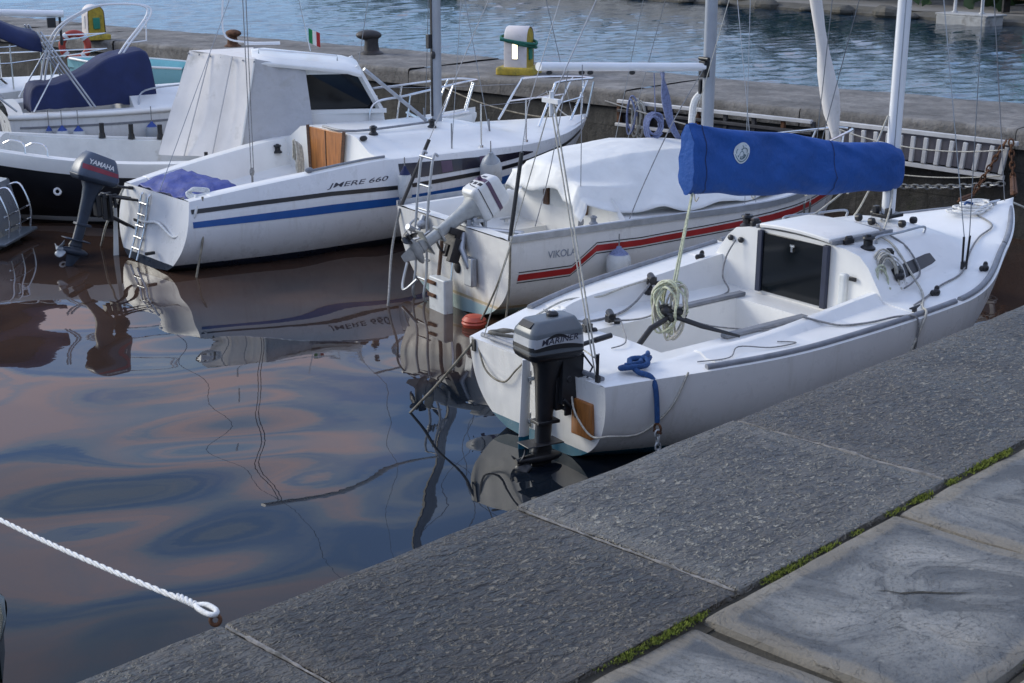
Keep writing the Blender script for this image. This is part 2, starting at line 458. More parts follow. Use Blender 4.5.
lo = bpy.data.objects.new('sun', ld); COL.objects.link(lo)
sd = V((math.sin(R(SUN_ROT)) * math.cos(R(SUN_EL)), math.cos(R(SUN_ROT)) * math.cos(R(SUN_EL)), math.sin(R(SUN_EL))))
lo.rotation_euler = (-sd).to_track_quat('-Z', 'Y').to_euler()

cd = bpy.data.cameras.new('camera'); cam = bpy.data.objects.new('camera', cd); COL.objects.link(cam); sc.camera = cam
cd.sensor_width = 36; cd.lens = 1500 / 1024 * 36; cd.clip_end = 2000; cd.clip_start = .1
cam.location = (0, 0, H); cam.rotation_euler = (R(90) - math.atan((341.5 + 100) / 1500), 0, 0)
cd.dof.use_dof = True; cd.dof.focus_distance = 10.3; cd.dof.aperture_fstop = 13.0
sc.view_settings.view_transform = 'Standard'; sc.view_settings.look = 'None'; sc.view_settings.gamma = 1
sc.view_settings.exposure = .9; sc.view_settings.use_curve_mapping = False
sc.cycles.use_denoising = True; sc.cycles.max_bounces = 7; sc.cycles.glossy_bounces = 4; sc.cycles.transparent_max_bounces = 4
sc.cycles.caustics_reflective = False; sc.cycles.caustics_refractive = False; sc.cycles.sample_clamp_indirect = 6

# ------------------------------------------------------------------ water
PD, PN, P0 = V((.763, -.647, 0)), V((.647, .763, 0)), V((-.74, 21.65, 0))      # pier direction, its outward normal, a point of its front edge
def waves(n, l0, l1, slope, seed, spread=math.pi, main=0):
    rn = random.Random(seed); out = []
    for i in range(n):
        l = l0 * (l1 / l0) ** rn.random(); k = 2 * math.pi / l; a = slope / k * math.sqrt(2 / n); t = main + (rn.random() - .5) * 2 * spread
        out.append((k * math.cos(t), k * math.sin(t), rn.random() * 6.28, a))
    return out
def wave_h(wv, x, y):
    # bend the field a little so crests are not straight
    q = noise.noise_vector(V((x * .35, y * .35, 1.7)))
    x2, y2 = x + q.x * .5, y + q.y * .5
    return sum(a * math.sin(kx * x2 + ky * y2 + p) for kx, ky, p, a in wv)
def water_mat(name, c1, c2, fine, fd, rough):
    m, nt, b = _new(name)
    b.inputs['IOR'].default_value = 1.333; b.inputs['Roughness'].default_value = rough
    f = noise_out(nt, .55, 3, .5, dist=.8)
    tc = nt.nodes.new('ShaderNodeTexCoord'); sx = nt.nodes.new('ShaderNodeSeparateXYZ'); nt.links.new(tc.outputs['Object'], sx.inputs[0])
    mr = nt.nodes.new('ShaderNodeMapRange'); mr.inputs[1].default_value = 8; mr.inputs[2].default_value = 14; mr.inputs[3].default_value = -.22; mr.inputs[4].default_value = .16
    nt.links.new(sx.outputs[1], mr.inputs[0]); ad = nt.nodes.new('ShaderNodeMath'); nt.links.new(f, ad.inputs[0]); nt.links.new(mr.outputs[0], ad.inputs[1])
    nt.links.new(ramp(nt, ad.outputs[0], [(.38, c1), (.66, c2)]), b.inputs['Base Color'])      # silt stirred up where it is shallow under the boats
    bump(nt, b, noise_out(nt, fine, 3, .55), fd, 1)
    return m
M['water'] = water_mat('harbour_water', (.006, .009, .014), (.052, .031, .022), 3, .0004, .012)
M['lake'] = water_mat('lake_water', (.006, .022, .040), (.010, .028, .048), 7.0, .012, .04)
def water_grid(name, a0, a1, da, ns, wv, m, damp=None):
    mb = MB(); rows = []
    na = int((a1 - a0) / da)
    for n in ns:
        row = []
        for i in range(na + 1):
            p = P0 + PD * (a0 + (a1 - a0) * i / na) + PN * n
            k = damp(p, n) if damp else 1
            row.append(V((p.x, p.y, k * wave_h(wv, p.x, p.y) - .0)))
        rows.append(row)
    mb.grid(rows); return tag(mb.build(name, m, None, 180), kind='structure')
hw = waves(11, 1.0, 4.0, .023, 3) + waves(6, .55, .95, .004, 5)
water_grid('harbour_water', -14, 14, .10, [-26 + i * .1 for i in range(269)], hw, 'water')
lw = waves(18, .28, 1.2, .105, 11, 1.0, 2.2)
ns = []; n_ = 1.2; st = .1
while n_ < 62: ns.append(n_); n_ += st; st *= 1.012
water_grid("lake_water", -36, 26, .16, ns, lw, 'lake')
far = MB(); c0 = P0 + PD * 2
far.add([P0 + PD * x + PN * y - V((0, 0, .09)) for x, y in ((-600, 61), (60, 61), (60, 500), (-600, 500))], [(0, 1, 2, 3)]); far.add([P0 + PD * x + PN * y - V((0, 0, .09)) for x, y in ((-600, 1.2), (-30, 1.2), (-30, 61), (-600, 61))], [(0, 1, 2, 3)])
tag(far.build('lake_water', 'lake'), kind='structure')
bed = MB().add([(-600, -600, -6), (600, -600, -6), (600, 600, -6), (-600, 600, -6)], [(0, 1, 2, 3)])
M['bed'] = mat('lake_bed', (.04, .035, .025), .9); tag(bed.build('ground', 'bed'), kind='structure')

# ------------------------------------------------------------------ quay
def stone_edge(name='wet_hammered_stone', tint=(1.2, 1.13, 1.03), pale=1.0):
    m, nt, b = _new(name)
    tc = nt.nodes.new('ShaderNodeTexCoord')
    mp = nt.nodes.new('ShaderNodeMapping'); mp.inputs['Rotation'].default_value = (0, 0, R(28)); mp.inputs['Scale'].default_value = (1, 1.75, 1)
    nt.links.new(tc.outputs['Object'], mp.inputs[0])
    def nz(s, d, r, dist=0):
        n = nt.nodes.new('ShaderNodeTexNoise'); n.inputs['Scale'].default_value = s; n.inputs['Detail'].default_value = d; n.inputs['Roughness'].default_value = r; n.inputs['Distortion'].default_value = dist
        nt.links.new(mp.outputs[0], n.inputs['Vector']); return n.outputs['Fac']
    pit = nz(17, 2.5, .55, .7)
    big = noise_out(nt, 1.6, 5, .6)
    c = ramp(nt, big, [(.3, (.032, .030, .028)), (.52, (.053, .050, .046)), (.72, (.085, .080, .072))])
    c = mixc(nt, ramp(nt, pit, [(.36, .75), (.47, 0.0)]), c, (.014, .014, .015))  # shade of the pits put into the colour, since soft light leaves them flat
    wm = nz(16, 2.0, .5, 1.1); br_ = nz(27, 2, .5)
    wl_ = ramp(nt, wm, [(.445, 0.0), (.475, 1.0), (.520, 1.0), (.555, 0.0)])
    mk = nt.nodes.new('ShaderNodeMath'); mk.operation = 'MULTIPLY'; nt.links.new(wl_, mk.inputs[0]); nt.links.new(ramp(nt, br_, [(.44, 0.0), (.54, .95)]), mk.inputs[1])
    c = mixc(nt, mk.outputs[0], c, (.25 * pale, .235 * pale, .20 * pale))
    c = mixc(nt, ramp(nt, noise_out(nt, .55, 2, .5), [(.40, .55), (.62, 0.0)]), c, (.026, .025, .025))
    c = mixc(nt, ramp(nt, noise_out(nt, 130, 3, .7), [(.42, .35), (.6, 0.0)]), c, (.02, .02, .022))
    c = mixc(nt, ramp(nt, noise_out(nt, 2.3, 4, .6), [(.60, 0.0), (.74, .3)]), c, (.16, .145, .125))
    ea = nt.nodes.new('ShaderNodeAttribute'); ea.attribute_name = 'edge'
    en = nt.nodes.new('ShaderNodeMath'); en.operation = 'MULTIPLY_ADD'; nt.links.new(noise_out(nt, 7, 5, .65), en.inputs[0]); en.inputs[1].default_value = -.16; nt.links.new(ea.outputs['Fac'], en.inputs[2])
    c = mixc(nt, ramp(nt, en.outputs[0], [(0.0, .35), (.03, 0.0)]), c, (.11, .105, .095))       # worn, paler arrises
    tn = nt.nodes.new('ShaderNodeMix'); tn.data_type = 'RGBA'; tn.blend_type = 'MULTIPLY'; tn.inputs[0].default_value = 1; nt.links.new(c, tn.inputs[6]); tn.inputs[7].default_value = (*tint, 1); c = tn.outputs[2]
    nt.links.new(c, b.inputs['Base Color'])
    rr = ramp(nt, noise_out(nt, 3.0, 5, .6), [(.3, .26), (.7, .50)]); nt.links.new(rr, b.inputs['Roughness'])
    b.inputs['Specular IOR Level'].default_value = .34
    p = bump(nt, b, pit, .028, 1.0); p = bump(nt, b, mk.outputs[0], .010, 1.0, p)
    bump(nt, b, noise_out(nt, 160, 3, .6), .0022, .8, p)
    return m
def stone_smooth():
    m, nt, b = _new('smooth_sandstone')
    f = noise_out(nt, 2.3, 9, .60, (1, .8, 1), dist=1.1)
    c = ramp(nt, f, [(.30, (.062, .064, .064)), (.42, (.10, .103, .102)), (.48, (.142, .143, .138)), (.495, (.185, .185, .174)), (.58, (.21, .208, .194)), (.595, (.245, .24, .222)), (.70, (.28, .272, .25))])
    c = mixc(nt, ramp(nt, noise_out(nt, 9, 6, .7, dist=.8), [(.54, 0.0), (.75, .5)]), c, (.075, .078, .085))
    c = mixc(nt, ramp(nt, noise_out(nt, 1.1, 4, .6), [(.57, 0.0), (.72, .65)]), c, (.27, .225, .15))
    c = mixc(nt, ramp(nt, noise_out(nt, .5, 2, .5), [(.42, .45), (.58, 0.0)]), c, (.085, .085, .085))
    vo = nt.nodes.new('ShaderNodeTexVoronoi'); vo.inputs['Scale'].default_value = 11; tc2 = nt.nodes.new('ShaderNodeTexCoord'); nt.links.new(tc2.outputs['Object'], vo.inputs['Vector'])
    c = mixc(nt, ramp(nt, vo.outputs['Distance'], [(.05, .5), (.13, 0.0)]), c, (.36, .35, .31))
    nt.links.new(c, b.inputs['Base Color'])
    # thin flaked layers: the height climbs in steps, and a few dark hair cracks
    st = ramp(nt, f, [(.30, .0), (.36, .22), (.375, .36), (.45, .42), (.462, .58), (.54, .62), (.552, .78), (.63, .82), (.64, 1.0)])
    cr = noise_out(nt, 3.2, 3, .5, (1, 2.6, 1), dist=.6)
    k = ramp(nt, cr, [(.488, 0.0), (.499, .8), (.510, 0.0)])
    msk = ramp(nt, noise_out(nt, 1.3, 2, .5), [(.52, 0.0), (.62, 1.0)])
    mm = nt.nodes.new('ShaderNodeMath'); mm.operation = 'MULTIPLY'; nt.links.new(k, mm.inputs[0]); nt.links.new(msk, mm.inputs[1])
    c = mixc(nt, mm.outputs[0], c, (.03, .03, .03))
    c = mixc(nt, ramp(nt, noise_out(nt, 70, 5, .75), [(.38, .6), (.48, 0.0)]), c, (.06, .06, .058))
    ea = nt.nodes.new('ShaderNodeAttribute'); ea.attribute_name = 'edge'
    en = nt.nodes.new('ShaderNodeMath'); en.operation = 'MULTIPLY_ADD'; nt.links.new(noise_out(nt, 2.6, 6, .65), en.inputs[0]); en.inputs[1].default_value = -.115; nt.links.new(ea.outputs['Fac'], en.inputs[2])
    c = mixc(nt, ramp(nt, en.outputs[0], [(.0, .7), (.022, .0)]), c, (.19, .165, .125))
    c = mixc(nt, ramp(nt, en.outputs[0], [(.0, 0.0), (.03, .55), (.12, 0.0)]), c, (.065, .07, .075))
    nt.links.new(c, b.inputs['Base Color']); b.inputs['Specular IOR Level'].default_value = .3
    nt.links.new(ramp(nt, noise_out(nt, 5, 5, .6), [(.3, .42), (.7, .72)]), b.inputs['Roughness'])
    p = bump(nt, b, st, .022, .9); bump(nt, b, noise_out(nt, 55, 6, .7), .006, .9, p)
    return m
def mortar_mat(): return mat('pale_mortar', (.21, .20, .19), .9, var=.3, vs=20, bs=40, bd=.006, dirt=((.07, .07, .065), 9, .48))
M['stone_edge'] = stone_edge(); M['stone_edge_dark'] = stone_edge('wet_hammered_stone_brown', (.9, .82, .72), 1.0); M['stone_edge_pale'] = stone_edge('hammered_stone_pale', (1.6, 1.56, 1.46), .85); M['stone_smooth'] = stone_smooth(); M['mortar'] = mortar_mat()
M['moss'] = mat('moss', (.12, .145, .014), .95, var=.5, vs=30, bs=90, bd=.006)
M['soil'] = mat('joint_soil', (.035, .03, .02), .95, var=.4, vs=20, bs=60, bd=.006)
TQ = Matrix.Translation(V((.01, 5.26, 1.4))) @ Matrix.Rotation(math.atan2(.7157, .6984), 4, 'Z')
def slab(mb, x0, x1, y0, y1, depth, tilt=0, seed=0, rough=.004, res=.05, r=.012, dz=0):
    """a block with worn, rounded and slightly wavy edges"""
    nx = max(2, int((x1 - x0) / res)); ny = max(2, int((y1 - y0) / res)); rows = []
    xs = [x0 - 0, x0 + r * .35] + [x0 + r + (x1 - x0 - 2 * r) * i / nx for i in range(nx + 1)] + [x1 - r * .35, x1]
    ys = [y0, y0 + r * .35] + [y0 + r + (y1 - y0 - 2 * r) * i / ny for i in range(ny + 1)] + [y1 - r * .35, y1]
    def prof(t, a, b):
        d = min(t - a, b - t)
        return 0 if d >= r else -(r - math.sqrt(max(0, r * r - (r - d) ** 2)))
    for x in xs:
        row = []
        for y in ys:
            ex = prof(x, x0, x1); ey = prof(y, y0, y1)
            z = ex + ey + rough * noise.fractal(V((x * 2.2 + seed, y * 2.2, seed)), 1, 2, 4) * 1.0 + tilt * (y - y0) + dz
            q = noise.noise(V((x * 5, y * 5, seed + 9))) * .006
            edge = (x in (x0, x1)) or (y in (y0, y1))
            row.append(V((x + (q if x in (x0, x1) else 0), y + (q if y in (y0, y1) else 0), z - (.012 if edge else 0))))
        rows.append(row)
    k0 = len(mb.v); mb.grid(rows); mb.__dict__.setdefault('ed', {})
    for k in range(k0, len(mb.v)): q_ = mb.v[k]; mb.ed[k] = min(q_.x - x0, x1 - q_.x, q_.y - y0, y1 - q_.y)
    # sides
    per = [rows[0][j] for j in range(len(ys))] + [rows[i][-1] for i in range(1, len(xs))] + [rows[-1][j] for j in range(len(ys) - 2, -1, -1)] + [rows[i][0] for i in range(len(xs) - 2, 0, -1)]
    mb.loft([[p.copy() for p in per], [V((p.x, p.y, -depth)) for p in per]], True, False)
def q_obj(mb, name, m, angle=50):
    o = mb.build(name, m, None, angle); o.matrix_world = TQ
    if hasattr(mb, 'ed'):
        at_ = o.data.attributes.new('edge', 'FLOAT', 'POINT'); at_.data.foreach_set('value', [max(0, mb.ed.get(k, 0)) for k in range(len(o.data.vertices))])
    return o
mb = MB()
for i, (x0, x1) in enumerate(((-3.6, -1.336), (-1.324, -.006), (.006, 1.385), (1.397, 4.7), (4.712, 8.2))):
    mb = MB(); slab(mb, x0, x1, -1.035, 0, 2.4, 0, i * 3.1, .005, .04, .014, (.002, 0, .003, -.002, .001)[i])
    tag(q_obj(mb, 'quay_edge', ('stone_edge', 'stone_edge_dark', 'stone_edge_pale', 'stone_edge', 'stone_edge')[i]), kind='structure')
mb = MB()
inner = [(-2.2, -.272, -1.95, -1.062), (-.24, .935, -1.93, -1.066), (.967, 2.3, -1.95, -1.062), (2.32, 3.7, -1.95, -1.062), (3.72, 6, -1.95, -1.062)]
for i, q in enumerate(inner): slab(mb, q[0], q[1], q[2], q[3], .3, 0, i * 5.3 + 2, .011, .04, .02, (-.012, .004, -.008, 0, 0)[i])
for i in range(5): slab(mb, -2 + i * 1.4, -.63 + i * 1.4, -3.0, -1.965, .3, 0, i * 2.7 + 40, .010, .06, .02, -.006)
tag(q_obj(mb, 'quay_paving', 'stone_smooth'), kind='structure')
mb = MB()
mb.box((1, -6.0, -1.22), (14, 12, 2.3)); mb.box((1, -1.07, -.05), (9, .09, .06)); mb.box((1, -1.975, -.05), (9, .06, .06))
for x in (-.255, .9525, 2.315, 3.715): mb.box((x, -1.5, -.055), (.05, .8, .06))
tag(q_obj(mb, 'quay_bed', 'soil'), kind='structure')
# a long hair crack across the big slab
mb = MB(); pa, pb_ = V((.30, -1.36, .012)), V((.52, -1.62, .012)); rows = []
for i in range(30):
    t = i / 29; c_ = pa.lerp(pb_, t) + V((.012 * noise.noise(V((t * 5, 1, 0))), .012 * noise.noise(V((t * 6, 4, 0))), 0)); w_ = .006 * math.sin(math.pi * t) * (1 + .6 * noise.noise(V((t * 14, 2, 2))))
    z_ = .011 * noise.fractal(V((c_.x * 2.2 + 7.3, c_.y * 2.2, 7.3)), 1, 2, 4) + .0065
    rows.append([V((c_.x - w_ * .7, c_.y - w_ * .7, z_)), V((c_.x + w_ * .7, c_.y + w_ * .7, z_))])
mb.grid(rows); tag(q_obj(mb, 'paving_crack', 'soil'), kind='structure')
# pale mortar squeezed out of the joints between the edge stones
mb = MB()
for x in (-1.33, 0, 1.391):
    a = []; b = []
    for i in range(60):
        y = -1.02 + i * 1.0 / 59; k = .004 + .008 * max(0, noise.noise(V((y * 6, x, 3)))) + .004 * noise.noise(V((y * 30, x, 5))); o_ = .006 * noise.noise(V((y * 4, x, 7)))
        z = .001 + .010 * noise.noise(V((y * 9, x, 1))) + .004 * noise.noise(V((y * 40, x, 4)))
        a.append(V((x - k + o_, y, -.004))); b.append((V((x - k * .5 + o_, y, z)), V((x + k * .6 + o_, y, z)), V((x + k * 1.2 + o_, y, -.004))))
    mb.grid([[p, *q] for p, q in zip(a, b)])
tag(q_obj(mb, 'quay_joint', 'mortar'), kind='structure')
# moss in the long joints
mb = MB(); rn = random.Random(5)
def tuft(x, y, s):
    for _ in range(5):
        a = rn.random() * 6.28; l = s * (.5 + rn.random()); w_ = s * .35; d = V((math.cos(a), math.sin(a), 0)); n = V((-d.y, d.x, 0))
        c = V((x, y, -.006)) + V((rn.gauss(0, s * .6), rn.gauss(0, s * .5), 0)); t = c + d * l * .7 + V((0, 0, l * (.5 + rn.random() * .8)))
        mb.add([c - n * w_, c + n * w_, t], [(0, 1, 2)])
for y0, x0, x1 in ((-1.049, -1.6, 5.5), (-1.947, -.6, 3)):
    x = x0
    while x < x1:
        dens = .22 + 1.0 * noise.noise(V((x * 2.6, y0 * 7, 2))) + .7 * noise.noise(V((x * 9, y0, 4)))
        w_ = .014 * max(.2, dens + .4)
        for _ in range(int(max(0, dens) * 16)): tuft(x + rn.random() * .02, y0 + rn.gauss(0, w_ * .75), .004 + rn.random() * .006)
        if dens > 9: mb.sph((x, y0 + rn.gauss(0, .008), -.008), (.014, .008 + .016 * dens * rn.random(), .008 + .010 * rn.random()), 8, 5)
        x += .014
o = q_obj(mb, 'moss', 'moss', 30); tag(o, 'bright green moss growing in the long joint of the quay paving', 'moss', kind='stuff')

# ------------------------------------------------------------------ pier
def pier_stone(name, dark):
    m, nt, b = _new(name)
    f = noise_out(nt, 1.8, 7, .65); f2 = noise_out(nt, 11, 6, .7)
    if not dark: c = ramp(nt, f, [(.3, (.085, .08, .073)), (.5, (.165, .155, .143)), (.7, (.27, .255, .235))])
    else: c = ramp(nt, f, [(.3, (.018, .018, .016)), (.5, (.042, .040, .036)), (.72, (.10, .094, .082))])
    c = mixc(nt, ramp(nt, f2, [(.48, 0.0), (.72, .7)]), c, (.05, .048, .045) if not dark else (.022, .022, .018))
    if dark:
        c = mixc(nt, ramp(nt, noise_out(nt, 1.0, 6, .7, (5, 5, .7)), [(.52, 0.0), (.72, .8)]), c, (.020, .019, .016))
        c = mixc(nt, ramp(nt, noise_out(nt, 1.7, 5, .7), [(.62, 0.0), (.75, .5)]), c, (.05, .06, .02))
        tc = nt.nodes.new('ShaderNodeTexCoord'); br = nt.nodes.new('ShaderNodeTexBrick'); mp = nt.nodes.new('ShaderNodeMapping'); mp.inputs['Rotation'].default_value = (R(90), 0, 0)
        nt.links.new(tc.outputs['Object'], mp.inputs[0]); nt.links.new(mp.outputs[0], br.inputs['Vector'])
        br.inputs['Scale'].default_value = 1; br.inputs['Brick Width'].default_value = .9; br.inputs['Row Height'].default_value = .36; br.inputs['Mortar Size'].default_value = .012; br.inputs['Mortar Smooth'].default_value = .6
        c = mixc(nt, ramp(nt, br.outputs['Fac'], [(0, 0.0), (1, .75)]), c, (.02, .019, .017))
    nt.links.new(c, b.inputs['Base Color']); b.inputs['Roughness'].default_value = .85
    p = bump(nt, b, f2, .03, .9); bump(nt, b, noise_out(nt, 45, 5, .65), .008, .8, p)
    return m
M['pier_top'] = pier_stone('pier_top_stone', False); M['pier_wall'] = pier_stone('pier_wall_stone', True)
TP = Matrix.Translation(P0) @ Matrix.Rotation(math.atan2(PD.y, PD.x), 4, 'Z')          # x along the pier, y out to the lake
def pier_block(mb, x0, x1, y0, y1, z0, z1, seed, amp=.012, res=.14):
    rows = []; nx = int((x1 - x0) / res)
    sec = [(y0, z0), (y0, lerp(z0, z1, .35)), (y0, lerp(z0, z1, .7)), (y0, z1 - .05), (y0 + .015, z1 - .012), (y0 + .05, z1)] + [(lerp(y0, y1, k / 8), z1) for k in range(1, 8)] + [(y1 - .05, z1), (y1, z1 - .04), (y1, z0)]
    for i in range(nx + 1):
        x = x0 + (x1 - x0) * i / nx
        rows.append([V((x, y + amp * noise.fractal(V((x * 1.7, y * 2 + z * 2, seed)), 1, 2, 3), z + (amp * 1.2 * noise.fractal(V((x * 1.5, y * 2, seed + 4)), 1, 2, 3) if z > z1 - .06 else 0))) for y, z in sec])
    mb.grid(rows)
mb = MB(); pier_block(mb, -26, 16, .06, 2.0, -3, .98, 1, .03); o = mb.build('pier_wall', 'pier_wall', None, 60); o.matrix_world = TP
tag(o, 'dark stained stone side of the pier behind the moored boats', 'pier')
mb = MB(); x = -26; rn = random.Random(2)
while x < 16:
    l = 1.6 + rn.random() * 1.2; pier_block(mb, x, x + l - .012, -.02 + rn.random() * .03, 2.08 + rn.random() * .05, .985, 1.2 + rn.gauss(0, .006), x, .010); x += l
cop = mb.build('coping', 'pier_top', o, 60)

# ------------------------------------------------------------------ far shore
SA, SB = V((6.78, 55.4, 0)), V((14.65, 45.9, 0)); SDn = (SB - SA).normalized(); SN = V((-SDn.y, SDn.x, 0))
TS = Matrix.Translation(SA) @ Matrix.Rotation(math.atan2(SDn.y, SDn.x), 4, 'Z')
M['shore'] = mat('shore_stone', (.085, .08, .068), .9, var=.3, vs=1.5, bs=4, bd=.05, dirt=((.08, .07, .05), 1.2, .52))
M['prom'] = mat('promenade_paving', (.17, .16, .145), .9, var=.2, vs=.8)
M['conc'] = mat('pale_concrete', (.34, .34, .33), .85, var=.2, vs=1.3, bs=6, bd=.02, dirt=((.13, .12, .10), 1.5, .55))
mb = MB(); rows = []
for i in range(120):
    x = -60 + i * .8
    rows.append([V((x, .25 * noise.noise(V((x * .4, 0, 0))) + y, z + .05 * noise.noise(V((x * .9, y, z))))) for y, z in ((-.1, -2), (0, .08), (.25, .16), (.35, .22), (.5, .24))])
mb.grid(rows); o = mb.build('shore_embankment', 'shore', None, 40); o.matrix_world = TS; tag(o, kind='structure')
mb = MB().add([(-60, .4, .22), (60, .4, .22), (60, 9, .4), (-60, 9, .4)], [(0, 1, 2, 3)]); o = mb.build('promenade', 'prom'); o.matrix_world = TS; tag(o, kind='structure')
mb = MB(); rows = []
for i in range(60):
    a = -80 + i * 4
    rows.append([V((a, 8.9 + y * (1 + .2 * noise.noise(V((a * .02, y * .1, 0)))), .35 + z * (1 + .5 * noise.noise(V((a * .03, 2, 0)))))) for y, z in ((0, 0), (20, 3), (60, 8), (120, 16), (200, 20))])
M['hill'] = mat('wooded_hill', (.028, .04, .022), .95, var=.5, vs=.15, bs=.5, bd=1.5)
mb.grid(rows); o = mb.build('hills', 'hill', None, 180); o.matrix_world = TS; tag(o, kind='structure')
rn = random.Random(9)
def shore_at(x, y, z=.24): return TS @ V((x, y, z))
# concrete jetty block with its railing posts
jt = thing('landing_stage', 'pale concrete landing block standing in the water at the far shore', 'landing stage', TS @ Matrix.Translation(V((11.6, -.5, 0))))
MB().box((0, 0, .0), (1.75, .9, .56)).build('block', 'conc', jt, bevel=.03)
MB().box((0, .05, .295), (1.85, 1.0, .05)).build('deck_slab', 'conc', jt, bevel=.015)
for x in (-.6, .35):
    mb = MB(); mb.cyl((x, .1, .32), (x, .1, 1.6), .05); mb.cyl((x, .1, .32), (x, .1, .36), .09); mb.build('post', 'panel_white', jt)
gp = thing('lamp_post', 'green painted post at the far shore, beyond the white mast', 'post', TS @ Matrix.Translation(V((13.0, .55, .24))))
mb = MB(); mb.lathe([(.11, 0), (.11, .12), (.075, .2), (.06, .6), (.05, 3.0)], n=14); mb.build('shaft', 'green_post', gp)
MB().lathe([(.17, 0), (.17, .06), (.11, .12)], n=14).build('foot', 'green_post', gp)
MB().lathe([(.05, 3.0), (.16, 3.1), (.2, 3.35), (.05, 3.5)], n=14).build('lantern', 'ped', gp)
hs = []
for i, x in enumerate((-3.2, -.6, 1.2, 3.2, 5.0, 6.5, 8.3, 9.2)):
    s = .25 + rn.random() * .35; mb = MB()
    mb.sph((0, 0, s * .15), (s, s * .7, s * .42), 10, 7)
    for k, p in enumerate(mb.v): mb.v[k] = p * (1 + .25 * noise.noise(p * 3 + V((i, 0, 0))))
    o = mb.build('boulder', 'shore', None, 30); o.matrix_world = TS @ Matrix.Translation(V((x, -.1, .05)))
    tag(o, 'rough boulder lying at the waterline of the far shore', 'boulder', 'boulders along the far shore')
bs = thing('bench', 'dark bench on the far promenade beside the white posts', 'bench', TS @ Matrix.Translation(V((12.1, 1.4, .26))))
MB().box((0, 0, .45), (1.3, .4, .06)).build('seat', 'wood_dark', bs); MB().box((0, .2, .72), (1.3, .05, .4)).build('backrest', 'wood_dark', bs)
for x in (-.5, .5): MB().box((x, 0, .21), (.06, .36, .42)).build('leg', 'iron', bs)
hd = MB(); rn = random.Random(31)
for _ in range(5200):
    c = V((rn.uniform(-30, 22), rn.uniform(1.6, 8.5), 0)); hgt = 1.0 + 1.6 * (.5 + .5 * noise.noise(V((c.x * .25, 0, 3)))); c.z = .3 + hgt * rn.random() ** .7
    s = .22 + rn.random() * .25; a = V((rn.gauss(0, 1), rn.gauss(0, 1), rn.gauss(0, 1))).normalized(); b_ = a.orthogonal().normalized()
    hd.add([c - a * s, c + b_ * s * .6, c + a * s, c - b_ * s * .6], [(0, 1, 2, 3)])
M['leaf'] = mat('far_foliage', (.03, .065, .02), .8, var=.5, vs=1.2)
o = hd.build('shrubbery', 'leaf', None, 180); o.matrix_world = TS; tag(o, 'dense green shrubs along the far promenade', 'shrubbery', kind='stuff')
wl = thing('garden_wall', 'low pale rendered wall along the far promenade', 'wall', TS @ Matrix.Translation(V((-8, 1.4, .26))))
MB().box((0, 0, .6), (16, .25, 1.2)).build('wall_body', 'conc', wl); MB().box((0, 0, 1.23), (16.1, .35, .06)).build('coping', 'pier_top', wl)
